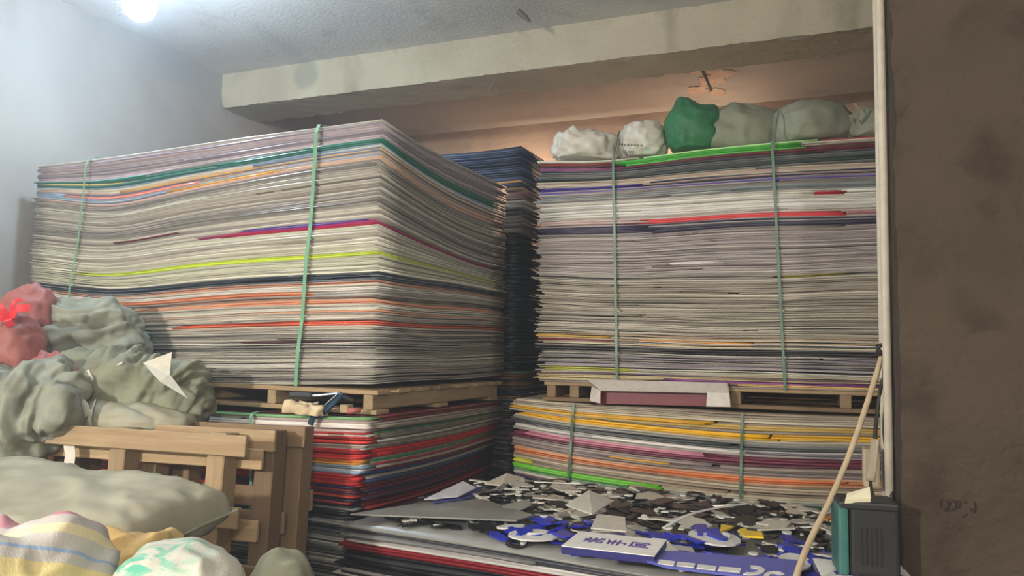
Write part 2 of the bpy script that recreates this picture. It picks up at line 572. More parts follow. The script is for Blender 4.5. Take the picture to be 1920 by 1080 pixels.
sb_ll = [(1.01, SLL(800), [(70, 110, 70), (150, 140, 130), (170, 160, 150), MAR, (130, 40, 44)]),
         (SLL(800), SLL(838), [(164, 156, 146), (186, 180, 168), (140, 130, 122), (120, 110, 100), (60, 110, 80)]),
         (SLL(838), SLL(858), [RED, (200, 44, 40), RED2]), (SLL(858), SLL(868), [(60, 80, 120), (190, 186, 176), (50, 120, 80)]),
         (SLL(868), SLL(884), [(180, 60, 50), (170, 160, 150), (150, 40, 40)]), (SLL(884), SLL(905), [BLUE, NAVY, (60, 76, 130), (170, 166, 158)]),
         (SLL(905), SLL(960), [(130, 30, 38), (108, 28, 36), (140, 40, 44), (96, 84, 70), (60, 40, 70)]),
         (SLL(960), -.1, [(60, 60, 60), BLACK, (80, 76, 72), MAR])]
st = build_stack('sheet_stack', 'low stack of red and white sheets beneath the left wooden pallet', FLL, z_ll, 128, b_ll, (), sb_ll, jit=.010, shift=sh_ll, split=.12)
strap(st, FLL, z_ll, FLL.u_at(488), FLL.u_at(492), s_lo=.55)

# ---- right upper
FRU = Frame((.147, 4.3), 20, 2.44, 1.22)


def z_ru(u, v, s):
    top = (-.03 * np.exp(-((u - .17) / .14) ** 2) + .018 * np.clip(u - .3, 0, 1)) * smooth(.75, 1.0, s)
    und = (.007 * np.sin(u * 7 + s * 6) + .004 * np.sin(u * 17 - s * 9)) * np.sin(np.pi * np.clip(s, 0, 1))
    lft = -.03 * np.exp(-(u / .12) ** 2) * np.sin(np.pi * np.clip((s - .05) / .5, 0, 1))
    return 1.300 + 1.232 * s + top + und - lft * .5


def SRU(y): return (722 - y) / 444.0


uR = lambda px: FRU.u_at(px)
MIX = [(190, 186, 178), (208, 205, 198), (160, 154, 150), (120, 116, 116), (60, 58, 60), (222, 220, 214)]
b_ru = [(1.01, SRU(287), [(186, 186, 170), (170, 164, 150), (120, 70, 62), (140, 60, 58)]),
        (SRU(287), SRU(300), [(120, 72, 66), (96, 44, 52), (170, 160, 150), (90, 70, 64)]),
        (SRU(300), SRU(322), [(52, 62, 60), (40, 52, 48), (64, 72, 78), (90, 92, 92), (36, 44, 56), (120, 120, 116)]),
        (SRU(322), SRU(332), [(206, 198, 176), (190, 180, 160), (170, 150, 140)]), (SRU(332), SRU(346), [PURP, NAVY, (150, 140, 146), (170, 164, 160), (176, 150, 140)]),
        (SRU(346), SRU(370), GD + [(124, 134, 136)]), (SRU(370), SRU(404), WH + [(210, 206, 190), (200, 196, 186)]),
        (SRU(404), SRU(416), [(196, 150, 150), (140, 70, 80), (190, 180, 176)]), (SRU(416), SRU(432), [(92, 84, 104), (72, 70, 88), (140, 134, 140), (170, 166, 166)]),
        (SRU(432), SRU(514), [(176, 168, 166), (166, 158, 158), (186, 180, 176), (150, 142, 142), (160, 150, 146)]),
        (SRU(514), SRU(528), [(90, 86, 84), (60, 62, 60), (150, 146, 138), (186, 182, 172)]),
        (SRU(528), SRU(628), [(176, 170, 156), (186, 180, 168), (164, 156, 144), (150, 144, 134), (196, 190, 178)]),
        (SRU(628), SRU(642), [(190, 182, 166), (170, 150, 120), (150, 130, 120), (206, 200, 190)]),
        (SRU(642), SRU(700), MIX + [(196, 190, 160), (150, 140, 150)]), (SRU(700), -.1, [(120, 104, 116), (96, 84, 92), (150, 140, 130), (206, 190, 150), (130, 110, 130)])]
f_ru = [(SRU(291), SRU(281), uR(1160), uR(1500), (78, 178, 66)), (SRU(281), SRU(277), uR(1200), uR(1532), (160, 206, 140)),
        (SRU(340), SRU(333), 0.0, uR(1210), (70, 52, 140)), (SRU(298), SRU(292), 0, uR(1180), (128, 70, 110)),
        (SRU(413), SRU(406), uR(1210), uR(1585), (214, 74, 78)), (SRU(428), SRU(420), 0, uR(1210), (66, 62, 84)),
        (SRU(378), SRU(372), uR(1440), uR(1472), (200, 50, 60)), (SRU(376), SRU(371), uR(1540), uR(1585), (190, 46, 56)),
        (SRU(496), SRU(490), uR(1204), uR(1250), (236, 232, 228)), (SRU(496), SRU(490), uR(1270), uR(1360), (236, 232, 228)), (SRU(496), SRU(490), uR(1375), uR(1435), (236, 232, 228)),
        (SRU(522), SRU(517), uR(1300), uR(1360), (40, 100, 76)), (SRU(522), SRU(517), uR(1465), uR(1590), (150, 140, 60)),
        (SRU(640), SRU(633), 0, uR(1150), (220, 180, 90)), (SRU(648), SRU(641), 0, uR(1150), (150, 70, 76)), (SRU(648), SRU(638), uR(1190), uR(1400), (226, 160, 90)),
        (SRU(697), SRU(692), 0, uR(1190), (206, 206, 90)), (SRU(716), SRU(710), uR(1240), uR(1660), (150, 90, 150)), (SRU(720), SRU(715), uR(1370), 1, (222, 190, 130))]
st_ru = build_stack('sheet_stack', 'tall stack of white and grey sheets carrying bags beside the brown pillar', FRU, z_ru, 190, b_ru, f_ru, jit=.012, split=.3)
strap(st_ru, FRU, z_ru, FRU.u_at(1150), FRU.u_at(1160), over=False, w=.013, mat=STRAP2)
strap(st_ru, FRU, z_ru, FRU.u_at(1451), FRU.u_at(1472), over=False, w=.013, mat=STRAP2)

# ---- right lower
FRL = Frame((.02, 4.32), 20, 2.56, 1.25)


def z_rl(u, v, s):
    curl = .075 * np.clip(1 - u / .34, 0, 1) ** 1.6 * np.clip(s, 0, 1) ** .7 * (1 - .62 * smooth(.88, 1.0, s))
    dip = -.03 * np.exp(-((u - .45) / .2) ** 2) * np.sin(np.pi * np.clip(s, 0, 1))
    return .03 + 1.145 * s + curl + dip + .004 * np.sin(u * 14 + s * 4)


def SRL(y): return 1 - (y - 766) / 440.0


uL = lambda px: FRL.u_at(px)
b_rl = [(1.01, SRL(782), [(196, 186, 166), (176, 168, 152), (206, 198, 182), (150, 138, 122)]),
        (SRL(782), SRL(797), [(180, 170, 160), (150, 140, 130), (200, 190, 180), (222, 190, 110)]),
        (SRL(797), SRL(813), [(222, 190, 96), (190, 180, 160), YEL]), (SRL(813), SRL(830), [(110, 116, 116), (136, 138, 138), (84, 90, 92), (160, 160, 158)]),
        (SRL(830), SRL(842), [(214, 210, 206), (120, 116, 130), (190, 186, 180), (190, 150, 160)]), (SRL(842), SRL(856), [(132, 64, 84), (160, 110, 124), (200, 176, 180), (110, 60, 76)]),
        (SRL(856), SRL(876), [(150, 138, 136), (164, 152, 144), (136, 124, 120)]), (SRL(876), SRL(890), [ORG, (222, 150, 104), (190, 150, 120)]),
        (SRL(890), SRL(916), [(164, 150, 132), (150, 136, 120), (176, 164, 146)]), (SRL(916), SRL(930), [(110, 140, 120), (130, 160, 180), (90, 110, 130), (200, 200, 180)]),
        (SRL(930), SRL(944), [(120, 84, 110), (140, 130, 140), NAVY]), (SRL(944), -.1, [(120, 110, 100), (96, 90, 84), (150, 140, 130)])]
f_rl = [(SRL(790), SRL(783), 0, uL(1345), YEL), (SRL(812), SRL(800), 0.02, uL(1450), (240, 188, 40)), (SRL(888), SRL(880), uL(1240), uL(1600), ORG),
        (SRL(848), SRL(840), uL(990), uL(1330), (206, 140, 160)), (SRL(836), SRL(832), uL(1100), uL(1400), (230, 226, 222)), (SRL(918), SRL(912), 0, uL(1245), (110, 190, 60)),
        (SRL(924), SRL(918), uL(1000), uL(1240), GREEN), (SRL(932), SRL(926), uL(1040), uL(1420), (60, 96, 150)), (SRL(922), SRL(916), uL(1480), 1, (206, 190, 70)), (SRL(934), SRL(928), uL(1480), 1, (50, 110, 50)),
        (SRL(868), SRL(863), uL(1150), uL(1250), (222, 170, 70)), (SRL(905), SRL(898), 0, uL(1010), (190, 196, 70))]
st = build_stack('sheet_stack', 'low stack with bright yellow and orange sheets under the right pallet', FRL, z_rl, 118, b_rl, f_rl, jit=.010, split=.25)
strap(st, FRL, z_rl, FRL.u_at(1080), FRL.u_at(1068), s_lo=.5, over=False, w=.013, mat=STRAP2)
strap(st, FRL, z_rl, FRL.u_at(1392), FRL.u_at(1386), s_lo=.5, over=False, w=.013, mat=STRAP2)

# ---- dark stack in the gap
FDK = Frame((-1.40, 5.46), 24.5, 1.6, .90)


def z_dk(u, v, s):
    return .03 + 2.71 * s + .006 * np.sin(u * 8 + s * 11) - .02 * np.clip(v, 0, 1) * s


NV = [(44, 54, 78), (38, 46, 64), (58, 70, 96), (30, 36, 50), (88, 100, 122)]
b_dk = [(1.01, .925, NV), (.925, .905, [(222, 186, 110), (190, 150, 90), NV[0]]), (.905, .86, [(150, 110, 110), (170, 164, 156), (110, 104, 100), (90, 86, 84)]),
        (.86, .80, [(110, 104, 98), (84, 80, 78), (130, 122, 110)]), (.80, .72, [(22, 24, 27), (17, 18, 21), (30, 32, 35)]), (.72, .48, [(38, 42, 46), (26, 30, 33), (52, 56, 58), (20, 24, 26), (28, 46, 44)]),
        (.48, .40, [(60, 70, 100), (90, 100, 90), (120, 80, 40), (40, 40, 44)]), (.40, -.1, [(60, 56, 56), (90, 84, 80), (44, 40, 44), (110, 100, 96)])]
build_stack('sheet_stack', 'dark navy topped sheet stack in the narrow gap between the two tall stacks', FDK, z_dk, 210, b_dk, (), jit=.016, split=.05)

# ================================================================== pallets
WOOD = wood_mat(); WOOD2 = wood_mat((138, 114, 88)); WOOD3 = wood_mat((190, 166, 130))


def make_pallet(name, label, M, L, Wd, tops, bots, strs, bw=.095, sw=.05, sh=.066, bt=.018, mats=(WOOD,), seed=0, group='wooden pallets'):
    """local x = board length, y = across, z = up; tops / bots list y of boards, strs list x of stringers"""
    rg = random.Random(seed)
    root = empty(name, M)
    tag(root, label, 'pallet', group)
    def board(nm, sx, sy, sz, c, j=.004):
        me = bevel_box_mesh(nm, sx, sy, sz, rg.choice(mats), .003)
        add_obj(nm, me, root, Matrix.Translation((c[0] + rg.uniform(-j, j), c[1], c[2])) @ Matrix.Rotation(rg.gauss(0, .003), 4, 'Z'))
    for y in bots: board('bottom_board', L + rg.uniform(-.02, .02), bw, bt, (L / 2, y, bt / 2))
    for x in strs:
        # long side of the stringer runs across; mesh x is its length so the grain follows it
        me = bevel_box_mesh('stringer', Wd, sw, sh, rg.choice(mats), .004)
        add_obj('stringer', me, root, Matrix.Translation((x, Wd / 2, bt + sh / 2)) @ Matrix.Rotation(R(90), 4, 'Z'))
    for y in tops: board('deck_board', L + rg.uniform(-.02, .02), bw, bt, (L / 2, y, bt * 1.5 + sh))
    return root


def frame_matrix(fr, u, v, z):
    p = fr.pt(u, v, z)
    return Matrix.Translation(p) @ Matrix.Rotation(R(-fr.yaw), 4, 'Z')


make_pallet('wooden_pallet', 'pale wooden pallet carrying the tall stack by the pale wall', frame_matrix(FLU, .05, -.005, 1.187), 2.33, 1.16,
            [.05 + i * .176 for i in range(7)], [.05, .55, 1.1], [.04, .80, 1.30, 1.74, 2.29], mats=(WOOD, WOOD3), seed=2, bt=.02, sh=.064)
make_pallet('wooden_pallet', 'brown wooden pallet under the tall stack beside the pillar', frame_matrix(FRU, .012, .0, 1.196), 2.36, 1.16,
            [.05 + i * .18 for i in range(7)], [.05, .55, 1.1], [.05, .18, 1.02, 1.53, 2.2], mats=(WOOD, WOOD2), seed=5, bt=.02, sh=.064)

# pallets standing on edge
PA = Vector((-2.07, 3.20, 0)); yawp = 16.5
EXP = Vector((math.cos(R(yawp)), -math.sin(R(yawp)), 0)); EYP = Vector((math.sin(R(yawp)), math.cos(R(yawp)), 0))


def stand(off_u, off_v, lean=4.0, z=0.0):
    p = PA + EXP * off_u + EYP * off_v; p.z = z
    return Matrix.Translation(p) @ Matrix.Rotation(R(-yawp), 4, 'Z') @ Matrix.Rotation(R(90 - lean), 4, 'X')


TOPS = [1.115, .86, .62, .40, .16]; BOTS = [1.06, .80, .50, .16]
make_pallet('wooden_pallet', 'front pallet standing on edge behind the sacks, white strip tied on it', stand(.03, .0), 1.16, 1.155, TOPS, BOTS, [.16, .58, 1.02], bw=.075, sw=.075, sh=.085, mats=(WOOD, WOOD3), seed=9, group='pallets leaning on edge')
make_pallet('wooden_pallet', 'middle pallet standing on edge with end blocks beside the red sheets', stand(.045, .15), 1.16, 1.155, [1.115, .62, .16], [.80, .16], [.06, .58, 1.11], bw=.08, sw=.08, sh=.085, mats=(WOOD, WOOD2), seed=10, group='pallets leaning on edge')
make_pallet('wooden_pallet', 'rearmost dark pallet standing on edge nearest the red sheets', stand(.085, .30), 1.15, 1.155, [1.115, .55, .16], [.86, .16], [.06, .58, 1.10], bw=.08, sw=.08, sh=.085, mats=(WOOD2,), seed=12, group='pallets leaning on edge')


# ================================================================== sacks and bags
def fold_noise(p, seed, f, stretch=(1, 1, 1)):
    q = Vector((p.x * f * stretch[0] + seed * 3.1, p.y * f * stretch[1] - seed * 1.7, p.z * f * stretch[2] + seed))
    n = noise.noise(q)
    return (1 - abs(n) * 2.2)


def sack_mesh(name, half, mat, seed, e1=.85, e2=.7, lump=.10, fold=.03, ff=7.0, spikes=(), flat=-.75, nu=64, nv=40, stretch=(1, 1, 1), pinch=0.0, crisp=0.0, taper=0.0):
    a, b, c = half
    V = []; FA = []
    sp = lambda x, e: math.copysign(abs(x) ** e, x)
    m = (a + b + c) / 3
    for j in range(nv + 1):
        ph = -math.pi / 2 + math.pi * j / nv
        for i in range(nu):
            th = 2 * math.pi * i / nu
            x = sp(math.cos(ph), e1) * sp(math.cos(th), e2); y = sp(math.cos(ph), e1) * sp(math.sin(th), e2); z = sp(math.sin(ph), e1)
            d = Vector((x, y, z))
            dn = d.normalized()
            q = Vector((x * a * (1 + taper * z), y * b, z * c))
            k = 1.0 + lump * (noise.noise(dn * 1.6 + Vector((seed, 0, 0))) + .5 * noise.noise(dn * 3.7 + Vector((0, seed, 0))))
            for (sd, amp, kk) in spikes:
                k += amp * math.exp(-(1 - dn.dot(Vector(sd).normalized())) * kk)
            if pinch:
                k *= 1 - pinch * (1 - abs(z)) * 0
            q = q * k
            f = fold_noise(q, seed, ff, stretch) * fold + fold_noise(q, seed + 5, ff * 2.3, stretch) * fold * .45
            if crisp:
                w_ = q + Vector((noise.noise(q * ff * .7), noise.noise(q * ff * .7 + Vector((9, 0, 0))), noise.noise(q * ff * .7 + Vector((0, 9, 0))))) * (.5 / ff)
                for oc, am in ((1.1, 1.0), (2.1, .6), (4.3, .34)):
                    f += (abs(noise.noise(Vector((w_.x * stretch[0], w_.y * stretch[1], w_.z * stretch[2])) * ff * oc + Vector((seed, seed, oc))) * 1.3) - .25) * crisp * am * (1 if oc < 4 else .6)
            q = q + dn * f
            zf = flat * c
            if q.z < zf: q.z = zf + (q.z - zf) * .12
            V.append(q)
    for j in range(nv):
        for i in range(nu):
            i2 = (i + 1) % nu
            FA.append((j * nu + i, j * nu + i2, (j + 1) * nu + i2, (j + 1) * nu + i))
    # poles: rings collapse to a point already; drop degenerate faces later
    bm = bmesh.new()
    vs = [bm.verts.new(v) for v in V]
    for f in FA:
        try: bm.faces.new([vs[k] for k in f])
        except ValueError: pass
    bmesh.ops.remove_doubles(bm, verts=list(bm.verts), dist=1e-5)
    for f in bm.faces: f.smooth = True
    me = bpy.data.meshes.new(name); bm.to_mesh(me); bm.free()
    me.materials.append(mat)
    return me


def sack(name, label, cat, pos, half, mat, seed, rot=(0, 0, 0), group=None, parts=False, **k):
    M = Matrix.Translation(pos) @ Matrix.Rotation(R(rot[2]), 4, 'Z') @ Matrix.Rotation(R(rot[1]), 4, 'Y') @ Matrix.Rotation(R(rot[0]), 4, 'X')
    if parts:
        root = empty(name, loc=Vector(pos)); tag(root, label, cat, group)
        me = sack_mesh('bag_body', half, mat, seed, **k)
        body = add_obj('bag_body', me, root, Matrix.Translation(-Vector(pos)) @ M)
        return root, body
    me = sack_mesh(name, half, mat, seed, **k)
    o = add_obj(name, me); o.matrix_world = M
    return tag(o, label, cat, group)


def bag_between(px0, px1, ytop, zbase, depth):
    l = Pd(px0, ytop, depth); r = Pd(px1, ytop, depth)
    zt = Pd((px0 + px1) / 2, ytop, depth).z
    c = (zt - zbase) / 2
    return Vector(((l.x + r.x) / 2, depth, zbase + c)), (r.x - l.x) / 2, c


GREY_SACK = fabric_mat((166, 163, 144), (122, 120, 102), .55, crease=.10)
OLIVE_SACK = fabric_mat((150, 150, 128), (104, 104, 86), .6, crease=.12)
HEAP = fabric_mat((148, 152, 138), (98, 100, 86), .7, name='crumpled_woven_plastic', crease=.22)
HEAP2 = fabric_mat((138, 140, 120), (88, 88, 72), .7, name='crumpled_woven_plastic', crease=.22)
TOPGREY = fabric_mat((136, 140, 124), (100, 100, 88), .6)
WHITEBAG = fabric_mat((200, 197, 186), (140, 136, 126), .5, .45, 'white_plastic_bag', .35)
GREENBAG = fabric_mat((52, 112, 76), (36, 80, 56), .5, .55, 'green_woven_bag')
PINKBAG = fabric_mat((158, 98, 94), (124, 74, 74), .5, .5, 'pink_plastic_bag')
OCHRE = fabric_mat((206, 176, 118), (160, 130, 84), .5)

# ---- bags on the tall right stack
ZT = 2.535
p, a, c = bag_between(1036, 1158, 252, ZT, 4.42)
sack('plastic_bag', 'crumpled white plastic bag at the left end of the tall stack', 'bag', p, (a * .92, .14, c), WHITEBAG, 3.2, (0, 3, 0), e1=.7, e2=.8, lump=.16, fold=.014, ff=14, spikes=(((-1, 0, -.1), .10, 9), ((1, -.2, .5), .14, 10)), crisp=.02)
p, a, c = bag_between(1162, 1246, 236, ZT, 4.38)
pb, body = sack('plastic_bag', 'white printed plastic bag tied against the green bag', 'bag', p, (a * .95, .14, c), WHITEBAG, 8.4, (0, 0, 10), parts=True, e1=.75, e2=.75, lump=.10, fold=.012, ff=13, crisp=.014)
bpy.context.view_layer.update()
bvh = BVHTree.FromPolygons([body.matrix_world @ v.co for v in body.data.vertices], [tuple(f.vertices) for f in body.data.polygons])


def print_patch(name, pxs, pys, mat, parent):
    """thin ink patch that hugs the bag front: a small grid dropped on the surface"""
    V = []; ok = True
    n, m = 3, 3
    for i in range(n + 1):
        for j in range(m + 1):
            d = ray(pxs[0] + (pxs[1] - pxs[0]) * i / n, pys[0] + (pys[1] - pys[0]) * j / m).normalized()
            h = bvh.ray_cast(CAM, d)
            if h[0] is None: return
            V.append(h[0] + h[1] * .0012 - parent.location)
    FA = [(i * (m + 1) + j, (i + 1) * (m + 1) + j, (i + 1) * (m + 1) + j + 1, i * (m + 1) + j + 1) for i in range(n) for j in range(m)]
    link_mesh(name, V, FA, mat, parent)


INK = plain((96, 98, 98), .6, name='grey_ink')
for k, x in enumerate((1161, 1166.5, 1172, 1178, 1184.5, 1190.5, 1197, 1203)):
    for q in range(3):
        print_patch('printed_mark', (x - 1.8 + q * 1.3, x - 1.2 + q * 1.3 + (k % 2) * .3), (268.3 + k * .35 + (q % 2) * .8, 272.6 + k * .35), INK, pb)
    print_patch('printed_mark', (x - 2, x + 1.8), (270 + k * .35 + (k % 3 - 1), 270.8 + k * .35 + (k % 3 - 1)), INK, pb)
for q in range(4): print_patch('printed_mark', (1179 + q * 2.6, 1180.4 + q * 2.6), (283.5, 288), INK, pb)
print_patch('printed_mark', (1178, 1189), (283, 284.2), INK, pb)
print_patch('printed_patch', (1210, 1217), (278, 287), plain((150, 200, 182), .6, name='mint_ink'), pb)
p, a, c = bag_between(1246, 1352, 200, ZT, 4.20)
gb, body = sack('tied_bag', 'dark green woven bag with knotted ears on the tall stack', 'bag', p, (a * .86, .14, c * .98), GREENBAG, 1.3, (0, 0, 0), parts=True, e1=.9, e2=.7, lump=.06, fold=.012, ff=9, nu=80, nv=56,
                spikes=(((-.32, 0, 1), .36, 22), ((.62, 0, .75), .26, 30), ((1, 0, .42), .2, 26), ((-1, 0, .35), .12, 16), ((.9, 0, -.7), -.16, 6)), crisp=.006, taper=.10)
tube('seam', [Pd(1303, 222, 4.14), Pd(1301, 240, 4.135), Pd(1307, 256, 4.135), Pd(1312, 270, 4.15)], .0025, plain((34, 84, 58), .7, name='green_thread'), gb, 6)
p, a, c = bag_between(1322, 1460, 204, ZT, 4.24)
sack('woven_sack', 'grey green sack slumped right of the green bag', 'sack', p, (a * 1.02, .18, c), TOPGREY, 5.5, (0, 0, 16), e1=.85, e2=.8, lump=.08, fold=.012, ff=8, spikes=(((-.15, 0, 1), .12, 12), ((-1, -.3, -.5), .22, 8)))
p, a, c = bag_between(1452, 1594, 198, ZT + .005, 4.05)
sack('woven_sack', 'wide grey green sack, second from the pillar on the tall stack', 'sack', p, (a * 1.02, .18, c), TOPGREY, 9.1, (0, 0, 16), e1=.8, e2=.8, lump=.07, fold=.012, ff=8, spikes=(((1, -.3, -.4), .16, 8), ((.1, 0, 1), .05, 6)))
p, a, c = bag_between(1596, 1720, 212, ZT + .01, 3.9)
tb, body = sack('torn_bag', 'torn grey plastic bag with loose shreds next to the pillar', 'bag', p, (a * .95, .16, c), TOPGREY, 4.6, (0, 0, 18), parts=True, e1=.7, e2=.8, lump=.14, fold=.016, ff=12, crisp=.02, spikes=(((-.75, -.6, .1), -.22, 14), ((-.8, -.2, .8), .18, 26)))
for k, (q0, q1, q2) in enumerate((((1603, 228), (1610, 208), (1601, 194)), ((1606, 226), (1616, 208), (1622, 201)), ((1604, 230), (1600, 222), (1592, 216)))):
    tube('shred', [Pd(*q0, 3.74), Pd(*q1, 3.72), Pd(*q2, 3.73)], 0, plain((150, 142, 124), .6, name='shred'), tb, flat=(.012, .001, (0, -1, .2)), sub=4)
# strings over the bags continue the straps of the tall stack
STR = plain((104, 110, 98), .6, name='dull_string')
for pts in ([(1150, 298, 4.17), (1153, 280, 4.2), (1157, 262, 4.22), (1161, 246, 4.25)], [(1155, 272, 4.2), (1161, 284, 4.19), (1166, 293, 4.18)],
            [(1451, 283, 3.84), (1453, 262, 3.84), (1455, 235, 3.86), (1459, 214, 3.90), (1457, 205, 3.95)]):
    tube('strap_string', [Pd(*q) for q in pts], .005, STR, st_ru, 6)

# ---- heap at the left
sack('crumpled_sack', 'crumpled grey green sack forming the hump below the pink bags', 'sack', (Pd(162, 655, 3.78)), (.26, .24, .23), HEAP, 2.2, (0, 8, 12), e1=.9, e2=.9, lump=.10, fold=.022, ff=5, crisp=.05, stretch=(.7, .8, 1.5), spikes=(((.6, -.2, .5), .08, 8),), nu=150, nv=100, flat=-.98)
cs, body = sack('crumpled_sack', 'rolled up crumpled grey sack with white paper sticking out', 'sack', Pd(250, 722, 3.42), (.33, .16, .125), HEAP2, 6.1, (0, 9, -8), parts=True, e1=.8, e2=.75, lump=.10, fold=.022, ff=6, crisp=.06, nu=170, nv=110, stretch=(2.0, .55, .55), flat=-1.2, spikes=(((1, -.1, -.1), .14, 6),))
# creased white paper
pp = [Pd(268, 680, 3.22), Pd(322, 660, 3.30), Pd(318, 702, 3.24), Pd(352, 747, 3.20), Pd(300, 716, 3.17)]
V = [q - cs.location for q in pp] + [q - cs.location + Vector((.001, .004, -.001)) for q in pp]
link_mesh('paper', V, [(0, 4, 2, 1), (4, 3, 2), (5, 6, 7, 9), (9, 7, 8), (0, 1, 6, 5), (1, 2, 7, 6), (2, 3, 8, 7), (3, 4, 9, 8), (4, 0, 5, 9)], plain((226, 222, 204), .7, name='white_paper'), cs)
WPIPE = plain((214, 210, 194), .6, name='white_cord')
for pts in ([(165, 694), (172, 708), (183, 724), (196, 727)], [(196, 722), (204, 704), (214, 690), (230, 680)]):
    tube('white_tie', [Pd(q[0], q[1], 3.255 - k * .005) for k, q in enumerate(pts)], .006, WPIPE, cs, 6)
fs, body = sack('flat_sack', 'flat grey sack lying along the top of the standing pallets', 'sack', Pd(232, 783, 3.30), (.29, .16, .062), GREY_SACK, 3.9, (0, 1.5, -14), parts=True, e1=.8, e2=.6, lump=.06, fold=.012, ff=5, crisp=.03, stretch=(.5, 1.5, 1), nu=110, nv=60, flat=-.8, spikes=(((1, -.2, 0), .10, 8),))
tube('hem', [Pd(178, 752, 3.20), Pd(172, 768, 3.12), Pd(168, 786, 3.11), Pd(170, 798, 3.12)], 0, WPIPE, fs, flat=(.016, .003, (-.3, -1, .1)), sub=4)
tube('loose_end', [Pd(146, 752, 3.14), Pd(158, 762, 3.12), Pd(164, 780, 3.11)], 0, WPIPE, fs, flat=(.035, .003, (-.3, -1, .2)), sub=4)
sack('crumpled_sack', 'creased grey green sack hanging over the left end of the pallets', 'sack', Pd(40, 768, 3.16), (.24, .15, .15), HEAP, 7.7, (0, -6, -14), e1=.75, e2=.7, lump=.12, fold=.03, ff=4.5, crisp=.07, nu=170, nv=110, stretch=(1.5, 1, .6), flat=-1.3, spikes=(((-.3, -.3, -1), .2, 8), ((.9, -.2, -.2), .15, 8)))
sack('pink_bag', 'round dusty pink bag at the top of the heap', 'bag', Pd(54, 606, 3.62), (.125, .12, .165), PINKBAG, 2.8, (0, -6, 0), e1=.95, e2=.95, lump=.06, fold=.016, ff=9, crisp=.012, flat=-.95, spikes=(((-.6, -.7, .2), -.10, 8), ((.3, -.6, -.6), .06, 6)))
kb, body = sack('pink_bag', 'dusty pink bag closed with a bright red ribbon', 'bag', Pd(18, 655, 3.34), (.125, .10, .135), PINKBAG, 5.9, (0, 0, -10), parts=True, e1=.8, e2=.7, lump=.06, fold=.012, ff=8, crisp=.01, flat=-.9, spikes=(((.1, -.1, 1), .22, 14), ((.8, 0, -.8), .20, 10), ((-.8, 0, -.4), .1, 8)))
RIB = plain((214, 56, 66), .45, name='red_ribbon')
kn = Pd(20, 600, 3.24)
for dx, dz, ln in ((-.06, .055, 1), (.085, .05, 1), (-.055, -.01, .9), (.012, -.025, 1), (.05, .085, .5)):
    tube('ribbon', [kn, kn + Vector((dx * .5, -.03, dz * .6 + .015)), kn + Vector((dx, -.012, dz))], 0, RIB, kb, flat=(.034 * ln, .002, (.1, -1, .35)), sub=6)
sack('pink_bag', 'small knotted pink bag squeezed between the grey sacks', 'bag', Pd(100, 687, 3.33), (.10, .05, .045), PINKBAG, 1.9, (0, 10, -10), e1=.9, e2=.9, lump=.2, fold=.015, ff=16, crisp=.02, flat=-1.2, spikes=(((1, 0, -.3), .4, 10), ((-1, 0, -.4), .25, 10)))

# white strip tied round the standing pallet
ws = [Pd(124, 786, 3.17), Pd(134, 796, 3.105), Pd(133, 812, 3.085), Pd(129, 832, 3.08), Pd(132, 852, 3.08), Pd(128, 880, 3.085)]
o = tube('cloth_strip', ws, 0, plain((216, 210, 200), .8, name='white_cloth'), None, flat=(.05, .002, (-.28, -1, .05)), sub=5)
tag(o, 'white cloth strip looped over the top rail of the front pallet', 'strip')

# ---- sacks in the foreground
def pillow(name, label, pos, a, b, h, mat, seed, rot, cat='sack'):
    """stuffed sack lying flat: sewn edge all round, pulled-out corners"""
    root = empty(name, loc=Vector(pos)); tag(root, label, cat)
    M = Matrix.Rotation(R(rot[2]), 4, 'Z') @ Matrix.Rotation(R(rot[1]), 4, 'Y') @ Matrix.Rotation(R(rot[0]), 4, 'X')
    n, m = 60, 44; V = []; FA = []
    def pt(u, v, sgn):
        t = ((1 - abs(u) ** 12) * (1 - abs(v) ** 9)) ** .5 * (.72 + .28 * (1 - u * u) * (1 - v * v))
        pu = 1 - .07 * (1 - v * v) * abs(u) ** 6; pv = 1 - .08 * (1 - u * u) * abs(v) ** 6
        q = Vector((u * a * pu, v * b * pv, sgn * h * t))
        edge = max(abs(u), abs(v))
        f = fold_noise(q, seed, 6) * .012 + fold_noise(q, seed + 3, 13) * .008 * (.3 + edge ** 3 * 2)
        q.z += f * (t ** .5) + noise.noise(q * 3 + Vector((seed, 0, 0))) * .02 * t
        return q
    for sgn in (1, -1):
        base = len(V)
        for i in range(n + 1):
            for j in range(m + 1):
                V.append(pt(-1 + 2 * i / n, -1 + 2 * j / m, sgn))
        for i in range(n):
            for j in range(m):
                f = (base + i * (m + 1) + j, base + (i + 1) * (m + 1) + j, base + (i + 1) * (m + 1) + j + 1, base + i * (m + 1) + j + 1)
                FA.append(f if sgn > 0 else f[::-1])
    bm = bmesh.new(); vs = [bm.verts.new(v) for v in V]
    for f in FA: bm.faces.new([vs[k] for k in f])
    bmesh.ops.remove_doubles(bm, verts=list(bm.verts), dist=1e-5)
    for f in bm.faces: f.smooth = True
    me = bpy.data.meshes.new('sack_body'); bm.to_mesh(me); bm.free(); me.materials.append(mat)
    add_obj('sack_body', me, root, M)
    rim = []
    for k in range(25): rim.append(pt(-1 + 2 * k / 24, -1, 0))
    se = [M @ q + root.location + Vector((0, -.004, 0)) for q in rim]
    tube('sewn_edge', se, 0, mat, root, flat=(.02, .004, (0, -.2, 1)), sub=2)
    rim = [M @ pt(1, -1 + 2 * k / 16, 0) + root.location for k in range(17)]
    tube('sewn_edge', rim, 0, mat, root, flat=(.016, .004, (0, 0, 1)), sub=2)
    return root


pillow('woven_sack', 'large plump grey green sack lying in front of the standing pallets', Pd(62, 982, 2.28), .46, .30, .115, GREY_SACK, 4.2, (8, 4, -14))


